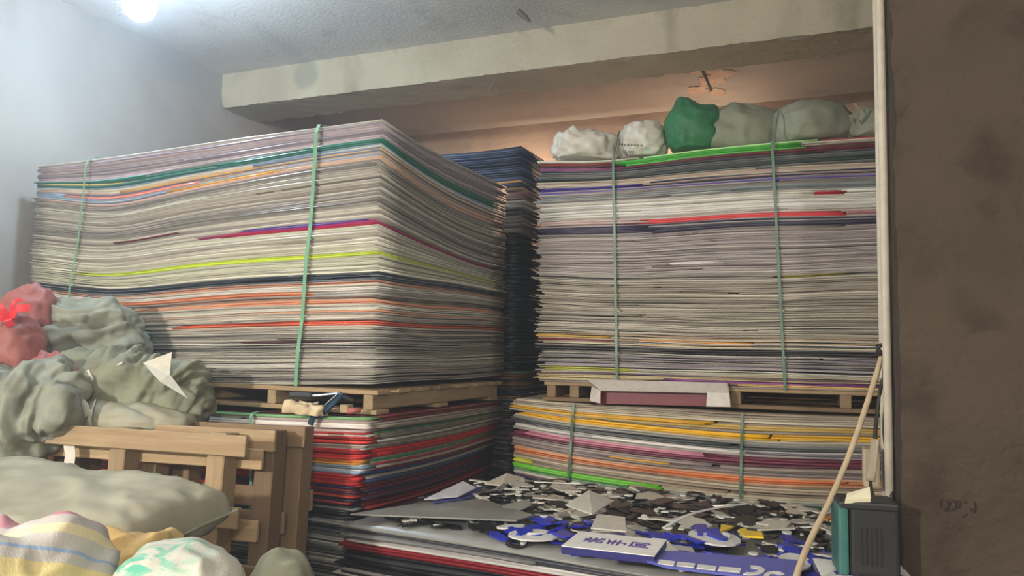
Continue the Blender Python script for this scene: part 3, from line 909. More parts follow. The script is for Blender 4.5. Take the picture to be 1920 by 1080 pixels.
def stripe_mat():
    m, nt, b = new_mat('striped_woven_plastic')
    tc = N(nt, 'ShaderNodeTexCoord'); mp = N(nt, 'ShaderNodeMapping')
    nt.links.new(tc.outputs['Object'], mp.inputs[0])
    dp = N(nt, 'ShaderNodeVectorMath', operation='DOT_PRODUCT'); dp.inputs[1].default_value = (-.22, .55, .80)
    nt.links.new(mp.outputs[0], dp.inputs[0])
    ml = N(nt, 'ShaderNodeMath', operation='MULTIPLY'); ml.inputs[1].default_value = 4.6
    nt.links.new(dp.outputs['Value'], ml.inputs[0])
    fr = N(nt, 'ShaderNodeMath', operation='FRACT'); nt.links.new(ml.outputs[0], fr.inputs[0])
    cr = N(nt, 'ShaderNodeValToRGB'); cr.color_ramp.interpolation = 'CONSTANT'
    el = cr.color_ramp.elements
    stops = [(0, (188, 183, 180)), (.10, (196, 132, 142)), (.34, (192, 188, 182)), (.44, (220, 204, 146)), (.62, (194, 190, 184)), (.72, (150, 172, 206)), (.755, (196, 192, 186)), (.90, (222, 210, 170))]
    el[0].position = 0; el[0].color = lin(stops[0][1]); el[1].position = stops[1][0]; el[1].color = lin(stops[1][1])
    for pos_, c_ in stops[2:]:
        e = el.new(pos_); e.color = lin(c_)
    nt.links.new(fr.outputs[0], cr.inputs[0]); nt.links.new(cr.outputs[0], b.inputs['Base Color'])
    b.inputs['Roughness'].default_value = .6
    w = noise_fac(nt, 1.0, (220, 220, 40), 2, .3, .7); bump(nt, b, w, .15, .003)
    return m


def splash_mat():
    m, nt, b = new_mat('white_woven_plastic_turquoise_print')
    f = noise_fac(nt, 16, (1, 1.6, 2.4), 6, .47, .60, dist=1.2)
    tc = N(nt, 'ShaderNodeTexCoord'); sx = N(nt, 'ShaderNodeSeparateXYZ'); nt.links.new(tc.outputs['Object'], sx.inputs[0])
    mr = N(nt, 'ShaderNodeMapRange'); mr.inputs[1].default_value = .12; mr.inputs[2].default_value = -.04
    nt.links.new(sx.outputs['X'], mr.inputs[0])
    mm = N(nt, 'ShaderNodeMath', operation='MULTIPLY'); nt.links.new(f, mm.inputs[0]); nt.links.new(mr.outputs[0], mm.inputs[1])
    nt.links.new(mix_col(nt, mm.outputs[0], lin((192, 190, 178)), lin((96, 176, 152))), b.inputs['Base Color'])
    b.inputs['Roughness'].default_value = .6
    w = noise_fac(nt, 1.0, (220, 220, 40), 2, .3, .7); bump(nt, b, w, .15, .003)
    return m


def standing_sack(name, label, px0, px1, ytop, depth, b, mat, seed, **k):
    l = Pd(px0, ytop, depth); r = Pd(px1, ytop, depth); zt = Pd((px0 + px1) / 2, ytop, depth).z
    c = zt / 2
    kw = dict(e1=.45, e2=.75, lump=.04, fold=.014, ff=7, flat=-.97, nu=72, nv=90)
    kw.update(k)
    return sack(name, label, 'sack', (( l.x + r.x) / 2, depth, c), ((r.x - l.x) / 2, b, c), mat, seed, group='full sacks standing in the foreground', **kw)


standing_sack('woven_sack', 'white sack with yellow, pink and blue stripes at the front', -170, 180, 1006, 1.62, .20, stripe_mat(), 2.6, lump=.07, fold=.025, ff=6, crisp=.02)
standing_sack('woven_sack', 'ochre yellow sack tucked under the plump grey sack', 160, 344, 1012, 2.0, .12, OCHRE, 7.3, fold=.02, crisp=.02)
standing_sack('woven_sack', 'white sack with turquoise smears at the bottom edge', 186, 486, 1032, 1.70, .14, splash_mat(), 4.4, e1=.62, fold=.012, lump=.03)
standing_sack('woven_sack', 'olive grey sack by the dark sheet edges at the bottom', 448, 614, 1046, 2.10, .15, OLIVE_SACK, 8.8, e1=.7, fold=.012)

# ---- tool and litter on the low left stack
tr = empty('hand_tool', loc=Pd(610, 765, 3.42)); tag(tr, 'blue metal hand tool with a black grip hooked over the red and white sheets', 'tool')
STEEL = plain((54, 84, 108), .35, .6, name='blue_steel'); GRIP = plain((52, 54, 60), .6, name='black_grip'); CHROME = plain((150, 156, 160), .3, .9, name='bare_steel')
tube('grip', [Pd(544, 741, 3.44), Pd(560, 740, 3.44), Pd(585, 742, 3.44)], .013, GRIP, tr, 10)
tube('rod', [Pd(583, 742, 3.44), Pd(605, 741, 3.43), Pd(640, 737, 3.42)], .006, CHROME, tr, 8)
tube('arm', [Pd(641, 737, 3.42), Pd(630, 750, 3.41), Pd(606, 774, 3.385), Pd(588, 782, 3.37), Pd(582, 797, 3.365)], 0, STEEL, tr, flat=(.024, .012, (-.45, -.85, .3)), sub=5)
tube('arm_edge', [Pd(634, 738, 3.41), Pd(612, 757, 3.40), Pd(594, 776, 3.375)], .004, CHROME, tr, 6)
tube('spigot', [Pd(640, 741, 3.42), Pd(652, 747, 3.43), Pd(662, 750, 3.44)], .009, GRIP, tr, 8)
o = tube('tape_roll', [Pd(652, 771, 3.31), Pd(676, 769, 3.33)], .012, plain((176, 96, 90), .6, name='red_tape'), None, 14, sub=1); tag(o, 'short reddish roll lying below the pallet corner', 'roll')
sack('crumpled_paper', 'crumpled cream paper wedged under the pallet edge', 'paper', Pd(575, 770, 3.40), (.07, .05, .018), plain((216, 196, 160), .8, name='cream_paper'), 3.3, (0, 5, 0), e1=.8, e2=.8, lump=.3, fold=.02, ff=20, crisp=.03, nu=40, nv=20, flat=-.6)
me = bevel_box_mesh('wood_offcut', .04, .05, .035, WOOD3, .003); o = add_obj('wood_offcut', me); o.matrix_world = Matrix.Translation(Pd(650, 766, 3.42)) @ Matrix.Rotation(R(-20), 4, 'Z'); tag(o, 'small pale wood block beside the reddish roll', 'block')

# ---- white tray in front of the right pallet
def fpt(px, py, v):
    """point on the plane parallel to the front of the right stacks, v metres in front of it"""
    d = ray(px, py); o_ = FRU.o + FRU.ev * v
    t = (o_ - CAM).dot(FRU.ev) / d.dot(FRU.ev)
    return CAM + d * t


tr = empty('display_tray', loc=fpt(1240, 758, -.03)); tag(tr, 'white open tray with a dark red inside lying before the right pallet', 'tray')
WP = plain((214, 208, 202), .4, name='white_acrylic'); WP2 = plain((120, 40, 54), .4, name='dark_red_acrylic')


def slab(name, q, th, mat, parent):
    """flat panel through four points with thickness"""
    q = [Vector(p) for p in q]
    n = (q[1] - q[0]).cross(q[3] - q[0]).normalized() * th
    loc = parent.location if parent is not None else sum(q, Vector()) / 4
    V = [p - loc for p in q] + [p + n - loc for p in q]
    o = link_mesh(name, V, [(3, 2, 1, 0), (4, 5, 6, 7), (0, 1, 5, 4), (1, 2, 6, 5), (2, 3, 7, 6), (3, 0, 4, 7)], mat, parent)
    if parent is None: o.location = loc
    return o


slab('back_panel', [fpt(1118, 757, -.03), fpt(1330, 761, -.03), fpt(1330, 734, -.03), fpt(1118, 726, -.03)], .004, WP2, tr)
slab('top_lip', [fpt(1126, 733, -.10), fpt(1366, 738, -.10), fpt(1362, 719, -.03), fpt(1100, 712, -.03)], .004, WP, tr)
slab('end_panel', [fpt(1324, 762, -.10), fpt(1368, 763, -.10), fpt(1366, 737, -.10), fpt(1326, 736, -.10)], .004, WP, tr)
slab('end_panel', [fpt(1106, 752, -.09), fpt(1126, 757, -.10), fpt(1126, 733, -.10), fpt(1110, 724, -.05)], .004, WP, tr)
slab('end_panel', [fpt(1368, 763, -.10), fpt(1370, 758, -.03), fpt(1363, 719, -.03), fpt(1366, 737, -.10)], .004, WP, tr)

# ================================================================== pile of offcuts in front
FSP = Frame((-.64, 3.06), 28, 1.87, 1.22)
ZP = .80


def z_sp(u, v, s): return .012 + (ZP - .012) * s + .004 * np.sin(u * 6 + s * 20)


b_sp = [(1.01, .975, [(130, 130, 126), (112, 112, 110), (146, 146, 142)]), (.975, .955, [(110, 110, 110), (150, 148, 144), (60, 62, 70)]), (.955, .918, [(222, 214, 210), (206, 200, 198), (226, 222, 220)]),
        (.918, .885, [(150, 34, 44), (176, 44, 52), (120, 26, 36)]), (.885, .80, [(30, 30, 34), (44, 44, 48), (60, 60, 62), (24, 24, 28)]), (.80, .74, [(150, 146, 142), (60, 60, 60), (196, 190, 186)]), (.74, -.1, [(60, 60, 60), (90, 88, 86), (40, 40, 42), (140, 136, 130)])]
sp = build_stack('sheet_pile', 'flat pile of dark, white and red sheets covered with cut scraps', FSP, z_sp, 84, b_sp, (), jit=.02, split=.15, recess=.15)
sp['category'] = 'sheet pile'; del sp['group']

hm = np.full((100, 64), ZP + .003)


def hm_place(x, y, rad, th):
    u = ((Vector((x, y, 0)) - FSP.o).dot(FSP.eu)) / FSP.L * 100; v = ((Vector((x, y, 0)) - FSP.o).dot(FSP.ev)) / FSP.W * 64
    r = max(1, int(rad * .75 / .0195))
    i0, i1 = max(0, int(u) - r), min(100, int(u) + r + 1); j0, j1 = max(0, int(v) - r), min(64, int(v) + r + 1)
    if i1 <= i0 or j1 <= j0: return ZP + .01
    blk = hm[i0:i1, j0:j1]
    z = float(blk.max() * .8 + blk.mean() * .2)
    hm[i0:i1, j0:j1] = np.maximum(blk, z + th * .7)
    return z


def extrude_outline(name, pts, th, mat, hole=None):
    n = len(pts)
    if hole is None:
        V = [(x, y, 0) for x, y in pts] + [(x, y, th) for x, y in pts]
        FA = [tuple(range(n - 1, -1, -1)), tuple(range(n, 2 * n))] + [(i, (i + 1) % n, n + (i + 1) % n, n + i) for i in range(n)]
    else:
        V = [(x, y, 0) for x, y in pts] + [(x, y, th) for x, y in pts] + [(x, y, 0) for x, y in hole] + [(x, y, th) for x, y in hole]
        FA = []
        for i in range(n):
            k = (i + 1) % n
            FA += [(i, k, n + k, n + i), (n + i, n + k, 3 * n + k, 3 * n + i), (2 * n + k, 2 * n + i, 3 * n + i, 3 * n + k), (k, i, 2 * n + i, 2 * n + k)]
    me = bpy.data.meshes.new(name); me.from_pydata(V, [], FA); me.materials.append(mat); me.update()
    return me


def scrap_shapes(name, mat, count, seed, th, hole_p=.25):
    rg = random.Random(seed); out = []
    for k in range(count):
        kind = rg.random()
        n = 14
        if kind < .45:     # ragged cut-out
            ax, ay = rg.uniform(.5, 1), rg.uniform(.3, 1)
            pts = [(ax * r * math.cos(2 * math.pi * i / n), ay * r * math.sin(2 * math.pi * i / n)) for i in range(n) for r in [rg.choice((.45, .7, 1.0, 1.0))]]
            out.append(extrude_outline(name, pts, th, mat)); out[-1]['shape'] = 'r'
        elif kind < .60:   # frame or ring left over from a letter
            pts = [(math.cos(2 * math.pi * i / n) * rg.uniform(.85, 1.05), .75 * math.sin(2 * math.pi * i / n) * rg.uniform(.85, 1.05)) for i in range(n)]
            out.append(extrude_outline(name, pts, th, mat, [(x * .5, y * .5) for x, y in pts])); out[-1]['shape'] = 'o'
        elif kind < .82:   # crooked strip
            w = rg.uniform(.10, .22); bnd = rg.uniform(-.4, .4)
            top = [(-1 + 2 * i / 6, bnd * math.sin(math.pi * i / 6) + w + rg.uniform(-.05, .05)) for i in range(7)]
            bot = [(-1 + 2 * i / 6, bnd * math.sin(math.pi * i / 6) - w + rg.uniform(-.05, .05)) for i in range(6, -1, -1)]
            out.append(extrude_outline(name, bot[::-1] + top[::-1], th, mat)); out[-1]['shape'] = 's'
        else:              # angular chip
            pts = [(-.9, -.5), (.7, -.6), (1, .1), (.3, .15), (.35, .7), (-.6, .5)]
            pts = [(x + rg.uniform(-.2, .2), y + rg.uniform(-.2, .2)) for x, y in pts]
            out.append(extrude_outline(name, pts, th, mat)); out[-1]['shape'] = 'a'
    return out


BLK = plain((26, 27, 30), .3, name='black_acrylic'); CLR = plain((200, 198, 188), .22, name='clear_acrylic'); CLR2 = plain((146, 146, 140), .2, name='smoky_acrylic')
BLU = plain((36, 50, 176), .3, name='blue_acrylic'); BLU2 = plain((86, 92, 176), .35, name='pale_blue_acrylic'); WHA = plain((220, 220, 216), .35, name='white_acrylic_chip')
YLA = plain((226, 190, 40), .35, name='yellow_acrylic'); ORA = plain((226, 140, 60), .35, name='orange_acrylic')
SH = {'black': scrap_shapes('black_offcut', BLK, 14, 1, .006), 'clear': scrap_shapes('clear_offcut', CLR, 12, 2, .006), 'smoky': scrap_shapes('clear_offcut', CLR2, 6, 3, .006),
      'blue': scrap_shapes('blue_offcut', BLU, 10, 4, .006), 'disc': []}
for k in range(3):
    n = 14; SH['disc'].append(extrude_outline('round_chip', [(math.cos(2 * math.pi * i / n), (1, .8, .7)[k] * math.sin(2 * math.pi * i / n)) for i in range(n)], .006, WHA))
SH['strip'] = [extrude_outline('white_strip', [(-1, -.09), (1, -.06), (1, .07), (-1, .08)], .005, WHA)]
META = {'black': ('black offcut', 'offcut', 'black offcuts on the scrap pile'), 'clear': ('clear offcut', 'offcut', 'clear offcuts on the scrap pile'),
        'smoky': ('smoky grey offcut', 'offcut', 'smoky offcuts on the scrap pile'), 'blue': ('bright blue offcut', 'offcut', 'blue offcuts on the scrap pile'),
        'disc': ('small white disc', 'disc', 'white discs on the scrap pile'), 'strip': ('thin white strip', 'strip', 'white strips on the scrap pile')}
PLACES = [(1155, 1020, 'close around the white toilet sign'), (1030, 1005, 'between the scratched clear sheet and the sign'), (700, 985, 'at the sharp left corner of the scrap pile'), (860, 925, 'beside the white and violet sheets'),
          (960, 910, 'near the cream sheet in the far corner'), (1100, 945, 'around the raised clear square'), (1000, 945, 'between the far corner and the raised clear square'), (1130, 905, 'at the foot of the yellow sheet stack'), (1300, 920, 'along the back edge below the green strap'),
          (1320, 960, 'under the curved white strip'), (1230, 970, 'left of the curved white strip'), (1390, 1000, 'around the yellow offcuts'), (1470, 940, 'at the back edge near the slack cord'), (1480, 985, 'beside the slack beige cord'),
          (1545, 1010, 'next to the dark green case'), (1330, 1030, 'behind the row of white squares'), (880, 965, 'on the scratched clear sheet'), (1560, 950, 'in the back corner behind the green case')]
rs = random.Random(21)


def put_scrap(kind, x, y, size, tilt=.10, zadd=0.0):
    me = rs.choice(SH[kind])
    z = hm_place(x, y, size * .8, .006) + zadd
    o = bpy.data.objects.new(me.name, me); COL.objects.link(o)
    if me.get('shape') == 'o': size = min(size, .045)
    sx = size * rs.uniform(.8, 1.2); sy = size * rs.uniform(.7, 1.1)
    tx = rs.gauss(0, tilt); ty = rs.gauss(0, tilt)
    z += size * (abs(tx) + abs(ty)) * .55
    o.matrix_world = Matrix.Translation((x, y, z)) @ Matrix.Rotation(rs.uniform(0, 6.28), 4, 'Z') @ Matrix.Rotation(tx, 4, 'X') @ Matrix.Rotation(ty, 4, 'Y') @ Matrix.Diagonal((sx, sy, 1, 1))
    lb, cat, gr = META[kind]
    q = proj((x, y, z))
    best = min(PLACES, key=lambda w: (w[0] - q[0]) ** 2 + (2.4 * (w[1] - q[1])) ** 2)
    shape = {'r': 'ragged ', 'o': 'ring shaped ', 's': 'crooked strip shaped ', 'a': 'angular '}.get(me.get('shape', ''), '')
    tag(o, shape + lb + ' ' + best[2], cat, gr)
    return o


def proj(p):
    q = CROT.to_3x3().transposed() @ (Vector(p) - CAM)
    return 960 + F * q.x / -q.z, 540 - F * q.y / -q.z


# larger clear pieces first
big = [(.10, .45, .12), (.30, .62, .13), (.45, .45, .14), (.60, .70, .15), (.52, .30, .12), (.78, .62, .14), (.85, .85, .13), (.30, .88, .12), (.65, .92, .12), (.22, .25, .10), (.72, .45, .1), (.9, .5, .11), (.45, .8, .12)]
for (u, v, sz) in big:
    p = FSP.pt(u, v, ZP); put_scrap('clear', p.x, p.y, sz, .05)
for k in range(620):
    u, v = rs.uniform(.02, .97), rs.uniform(.03, .985)
    p = FSP.pt(u, v, ZP); px, py = proj((p.x, p.y, ZP + .02))
    bluezone = v < .30 + .12 * math.sin(u * 9) and u > .30
    if u < .36 and v < .34 and rs.random() < .75: continue
    r = rs.random()
    if bluezone:
        kind = 'blue' if r < .66 else 'black' if r < .84 else 'disc' if r < .95 else 'clear'
    else:
        kind = 'black' if r < .46 else 'clear' if r < .74 else 'smoky' if r < .80 else 'disc' if r < .96 else 'strip'
    sz = {'black': rs.uniform(.04, .10), 'clear': rs.uniform(.04, .10), 'smoky': rs.uniform(.04, .09), 'blue': rs.uniform(.04, .095), 'disc': rs.uniform(.012, .021), 'strip': rs.uniform(.05, .11)}[kind]
    put_scrap(kind, p.x, p.y, sz)


for k in range(46):
    u, v = rs.uniform(.12, .97), rs.uniform(.28, .95)
    p = FSP.pt(u, v, ZP); put_scrap('disc', p.x, p.y, rs.uniform(.013, .021), .05)
for k in range(75):
    u, v = rs.uniform(.34, .96), rs.uniform(.03, .34)
    p = FSP.pt(u, v, ZP); put_scrap('blue' if rs.random() < .8 else rs.choice(('clear', 'disc', 'disc')), p.x, p.y, rs.uniform(.04, .085) if rs.random() < .85 else .02)


def flat_piece(name, label, cat, pix, z, th, mat, lift=None):
    q = [Pz(x, y, z + (lift[i] if lift else 0)) for i, (x, y) in enumerate(pix)]
    c = sum(q, Vector()) / len(q)
    n = len(q)
    V = [p_ - c for p_ in q] + [p_ - c + Vector((0, 0, th)) for p_ in q]
    # wind so that the top faces up
    ar = sum((q[i].x * q[(i + 1) % n].y - q[(i + 1) % n].x * q[i].y) for i in range(n))
    FA = [tuple(range(n - 1, -1, -1)), tuple(range(n, 2 * n))] + [(i, (i + 1) % n, n + (i + 1) % n, n + i) for i in range(n)]
    if ar < 0: FA = [f[::-1] for f in FA]
    o = link_mesh(name, V, FA, mat); o.location = c
    return tag(o, label, cat)


flat_piece('clear_sheet', 'large scratched clear sheet with a sharp corner at the front of the scrap pile', 'sheet', [(657, 966), (968, 978), (1000, 968), (905, 938), (790, 945)], .835, .006, CLR2)
flat_piece('white_sheet', 'white sheet with a violet tint at the back left of the scraps', 'sheet', [(795, 938), (868, 904), (892, 916), (860, 932)], .86, .005, plain((206, 204, 220), .35, name='violet_white_acrylic'), (0, .03, .01, 0))
flat_piece('violet_offcut', 'flat violet blue offcut beneath the white sheet on the scrap pile', 'offcut', [(812, 944), (862, 914), (905, 915), (880, 934)], .845, .005, BLU2)
flat_piece('cream_sheet', 'cream white offcut in the far corner of the scrap pile', 'sheet', [(908, 908), (950, 889), (984, 897), (940, 912)], .835, .005, plain((216, 210, 196), .4, name='cream_acrylic'), (0, .03, 0, 0))
flat_piece('clear_sheet', 'square clear piece with a raised edge in the middle of the scraps', 'sheet', [(1060, 948), (1105, 921), (1150, 941), (1110, 966)], .90, .005, CLR, (0, .03, 0, 0))
flat_piece('clear_sheet', 'cloudy clear piece just behind the white sign', 'sheet', [(1108, 992), (1120, 966), (1172, 972), (1174, 998)], .89, .005, CLR)
flat_piece('yellow_offcut', 'yellow triangular offcut behind the blue scraps', 'offcut', [(1350, 1000), (1352, 986), (1376, 990)], .90, .006, YLA)
flat_piece('yellow_offcut', 'jagged yellow offcut right of the yellow triangle', 'offcut', [(1384, 996), (1398, 992), (1402, 998), (1428, 1000), (1432, 1010), (1396, 1008)], .90, .006, YLA)
flat_piece('orange_offcut', 'small orange offcut beside the dark green case', 'offcut', [(1544, 974), (1566, 964), (1568, 972), (1552, 978)], .89, .006, ORA)
o = tube('curved_strip', [Pz(1244, 990, .88), Pz(1290, 966, .90), Pz(1340, 953, .905), Pz(1400, 944, .90)], 0, WHA, None, flat=(.012, .004, (0, 0, 1)), sub=6); tag(o, 'long curved white strip arching over the black scraps', 'strip')
bs = empty('blue_sheet', loc=Pz(1310, 1050, .865)); tag(bs, 'pale blue sheet with a row of white squares at the bottom edge', 'sheet')


def pz_slab(name, pix, z, th, mat, parent):
    q = [Pz(x, y, z) for x, y in pix]; n = len(q)
    V = [p_ - bs.location for p_ in q] + [p_ - bs.location + Vector((0, 0, th)) for p_ in q]
    ar = sum((q[i].x * q[(i + 1) % n].y - q[(i + 1) % n].x * q[i].y) for i in range(n))
    FA = [tuple(range(n - 1, -1, -1)), tuple(range(n, 2 * n))] + [(i, (i + 1) % n, n + (i + 1) % n, n + i) for i in range(n)]
    if ar < 0: FA = [f[::-1] for f in FA]
    return link_mesh(name, V, FA, mat, parent)


plate = pz_slab('sheet_plate', [(1190, 1048), (1222, 1034), (1500, 1054), (1478, 1100), (1420, 1086), (1330, 1076), (1250, 1066)], .885, .006, BLU2, bs)
for x0, x1, y0 in ((1236, 1266, 1050), (1271, 1304, 1054), (1309, 1344, 1059), (1349, 1390, 1063)):
    pz_slab('white_square', [(x0, y0), (x1, y0 + 3.6), (x1 - 3, y0 + 11), (x0 - 3, y0 + 7.5)], .8914, .002, WHA, plate)
for cx, cy, rx, ry, a0, a1 in ((1408, 1070, 26, 9, -2.2, 1.6), (1452, 1080, 20, 8, .3, 3.4)):
    q = [(cx + rx * math.cos(a0 + (a1 - a0) * i / 12), cy - ry * math.sin(a0 + (a1 - a0) * i / 12)) for i in range(13)] + [(cx + rx * .5 * math.cos(a0 + (a1 - a0) * i / 12), cy - ry * .5 * math.sin(a0 + (a1 - a0) * i / 12)) for i in range(12, -1, -1)]
    pz_slab('white_ring', q, .8914, .002, WHA, plate)


# ---- signs
def glyph_mesh(ch, size, mat, bold=.012):
    cu = bpy.data.curves.new('character', 'FONT'); cu.body = ch; cu.size = size; cu.extrude = .0006; cu.offset = bold * size
    cu.align_x = 'CENTER'; cu.align_y = 'CENTER'; cu.resolution_u = 3
    ob = bpy.data.objects.new('character', cu); COL.objects.link(ob)
    dg = bpy.context.evaluated_depsgraph_get()
    me = bpy.data.meshes.new_from_object(ob.evaluated_get(dg)); bpy.data.objects.remove(ob)
    # recentre on the outline
    co = [v.co for v in me.vertices]
    cx = (min(c_.x for c_ in co) + max(c_.x for c_ in co)) / 2; cy = (min(c_.y for c_ in co) + max(c_.y for c_ in co)) / 2
    for v in me.vertices: v.co.x -= cx; v.co.y -= cy
    me.materials.clear(); me.materials.append(mat); me.name = 'character'
    return me


SIGNB = plain((44, 44, 110), .3, name='sign_blue'); SIGNW = plain((232, 230, 226), .35, name='sign_white'); SIGNC = plain((84, 64, 140), .4, name='sign_violet')


def sign(label, tl, tr_, bl, z, chars, fr0, fr1):
    p0 = Pz(*bl, z); p1 = Pz(*tl, z); p2 = Pz(*tr_, z)
    ex = (p2 - p1); L = ex.length; ex.normalize(); ey = Vector((0, 0, 1)).cross(ex); Wd = (p1 - p0).dot(ey)
    org = p1 - ey * Wd
    M = Matrix.Translation(org) @ Matrix((tuple(ex) + (0,), tuple(ey) + (0,), (0, 0, 1, 0), (0, 0, 0, 1))).transposed()
    root = empty('toilet_sign', M); tag(root, label, 'sign')
    add_obj('sign_body', bevel_box_mesh('sign_body', L, Wd, .022, SIGNB, .002), root, Matrix.Translation((L / 2, Wd / 2, -.0125)))
    face = add_obj('sign_face', bevel_box_mesh('sign_face', L, Wd, .003, SIGNW, .001), root, Matrix.Translation((L / 2, Wd / 2, -.0005)))
    for i, ch in enumerate(chars):
        f = fr0 + (fr1 - fr0) * (i / max(1, len(chars) - 1))
        me = glyph_mesh(ch, L * .235, SIGNC, .016)
        add_obj('character', me, face, Matrix.Translation((L * (f - .5), 0, .0023)) @ Matrix.Rotation(R(90), 4, 'Z'))
    return root


sign('white toilet sign with three violet characters and a thick blue edge', (1087, 996), (1250, 1013), (1058, 1024), .905, '洗手间', .27, .77)
sign('second white toilet sign half hidden by the dark green case', (1524, 1047), (1690, 1060), (1510, 1096), .895, '洗手间', .27, .80)

# ================================================================== case, cables and pillar fittings
def room_pt(u, v, z): return MROOM @ Vector((u, v, z))


bx = Pd(1623, 1000, 2.17)
cz = .897
ctop = Pd(1600, 946, 2.12).z
M = Matrix.Translation((bx.x, bx.y, cz)) @ Matrix.Rotation(R(-14), 4, 'Z')
cs = empty('plastic_case', M); tag(cs, 'dark green and black plastic case standing against the pillar', 'case')
h = ctop - cz
DG = plain((44, 98, 92), .45, name='teal_plastic'); DB = plain((20, 22, 25), .5, name='black_plastic')
add_obj('shell', bevel_box_mesh('shell', .125, .12, h, DB, .012, 3), cs, Matrix.Translation((.012, 0, h / 2)))
add_obj('side_cover', bevel_box_mesh('side_cover', .028, .125, h * .99, DG, .009, 2), cs, Matrix.Translation((-.066, 0, h / 2)))
add_obj('lid', bevel_box_mesh('lid', .15, .126, .022, DB, .006, 2), cs, Matrix.Translation((-.002, 0, h - .004)))
for k in range(5): add_obj('vent_slot', bevel_box_mesh('vent_slot', .003, .004, .10, plain((18, 20, 22), .6, name='slot'), .001), cs, Matrix.Translation((-.02 + k * .012, -.061, h * .42)))
pk = slab('paper_packet', [Pd(1584, 944, 2.12), Pd(1632, 942, 2.12), Pd(1630, 920, 2.15), Pd(1588, 932, 2.15)], .012, plain((220, 214, 186), .5, name='cream_packet'), None); tag(pk, 'cream packet lying on top of the dark green case', 'packet')

CORD = plain((178, 160, 132), .6, name='beige_cord'); DCAB = plain((52, 46, 40), .6, name='dark_cable'); PALE = plain((190, 178, 156), .6, name='pale_sleeve')
o = tube('slack_cord', [Pd(1655, 662, 2.45), Pd(1640, 712, 2.42), Pd(1600, 832, 2.32), Pd(1560, 930, 2.22), Pd(1525, 1000, 2.12), Pd(1504, 1048, 2.05), Pd(1484, 1110, 1.98)], .0085, CORD, None, 10); tag(o, 'beige cord hanging slack across the scraps in front of the pillar', 'cord')
kt = empty('cable_knot', loc=Pd(1657, 656, 2.45)); tag(kt, 'dark knotted cable hanging at the edge of the pillar', 'cable')
c0 = Pd(1655, 656, 2.44)
lp = [c0 + Vector((.016 * math.cos(t) * (1 + .2 * math.sin(3 * t)), -.012 * math.sin(2.3 * t), .016 * math.sin(t))) for t in [k * .7 for k in range(22)]]
tube('knot', lp, .006, DCAB, kt, 8, sub=2)
tube('cable', [Pd(1660, 662, 2.44), Pd(1657, 700, 2.44), Pd(1647, 750, 2.42), Pd(1642, 800, 2.42), Pd(1641, 826, 2.42)], .006, DCAB, kt, 8)
tube('cable', [Pd(1661, 662, 2.45), Pd(1661, 740, 2.45), Pd(1658, 810, 2.44), Pd(1665, 860, 2.42), Pd(1672, 930, 2.38), Pd(1674, 1010, 2.34)], .006, DCAB, kt, 8)
tube('sleeve', [Pd(1641, 824, 2.42), Pd(1638, 860, 2.41), Pd(1632, 902, 2.40)], .013, PALE, kt, 10)
tube('cable', [Pd(1632, 900, 2.40), Pd(1634, 922, 2.36), Pd(1640, 940, 2.30)], .006, DCAB, kt, 8)
# conduits and a junction box on the lit side of the pillar
CON = plain((196, 188, 172), .6, name='cream_conduit')
pu, pv = PILLAR
for k, (dv, r_, nm, lb) in enumerate(((.44, .011, 'wall_conduit', 'cream conduit running up the far edge of the pillar'), (.20, .013, 'wall_conduit', 'thicker cream conduit up the near side of the pillar'))):
    base = room_pt(pu - r_ - .004, pv + dv, 0)
    o = tube(nm, [base + Vector((0, 0, .001)), base + Vector((0, 0, 1.8)), base + Vector((0, 0, ZC - .002))], r_, CON, None, 12, sub=1); tag(o, lb, 'conduit')
jb = add_obj('junction_box', bevel_box_mesh('junction_box', .05, .09, .12, plain((176, 160, 134), .6, name='beige_box'), .006, 2)); jb.matrix_world = MROOM @ Matrix.Translation((pu - .06, pv + .36, Pd(1655, 880, 2.5).z)); tag(jb, 'beige junction box low on the side of the pillar', 'junction box')


# scribble on the pillar face
def pil_pt(px, py, off=.004):
    n = MROOM.to_3x3() @ Vector((0, -1, 0)); o_ = room_pt(pu, pv, 0) + n * off
    d = ray(px, py); t = (o_ - CAM).dot(n) / d.dot(n)
    return CAM + d * t


SCR = plain((34, 26, 16), .8, name='charcoal_mark')
root = empty('scribble', loc=pil_pt(1790, 950)); tag(root, 'dark handwritten scribble low on the brown pillar', 'writing')
strokes = [[(480, 220), (470, 330), (455, 430)], [(600, 260), (660, 280), (700, 330), (660, 410), (600, 480), (560, 520)], [(560, 520), (680, 505), (800, 480), (900, 430), (960, 390)],
           [(770, 270), (830, 260), (860, 300), (850, 380), (840, 430)], [(860, 280), (950, 280), (960, 340), (930, 400), (880, 420)], [(1070, 280), (1100, 300), (1110, 340)], [(1340, 300), (1352, 400), (1350, 500), (1320, 580)], [(1160, 580), (1110, 620), (1020, 680)], [(1240, 460), (1270, 520)]]
for s_ in strokes:
    tube('pen_stroke', [pil_pt(1730 + x / 13.71, 920 + y / 13.71) for x, y in s_], .0022, SCR, root, 6, sub=4)

# peeled plaster (colour lightened as if lit) and a crack on the ceiling behind the beam
ceil = bpy.data.objects['ceiling']; LIT_PEEL = concrete_mat('lit_peeled_plaster', (246, 232, 216), (220, 196, 176), (150, 120, 104), 9, .9, .5, False, .8); CRK = plain((46, 38, 34), .9, name='crack')
rp = random.Random(4)


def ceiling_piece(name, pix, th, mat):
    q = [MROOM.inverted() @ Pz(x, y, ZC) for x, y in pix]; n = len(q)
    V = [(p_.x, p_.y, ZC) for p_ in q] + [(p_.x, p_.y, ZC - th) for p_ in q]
    link_mesh(name, V, [tuple(range(n)), tuple(range(2 * n - 1, n - 1, -1))] + [(i, n + i, n + (i + 1) % n, (i + 1) % n) for i in range(n)], mat, ceil)


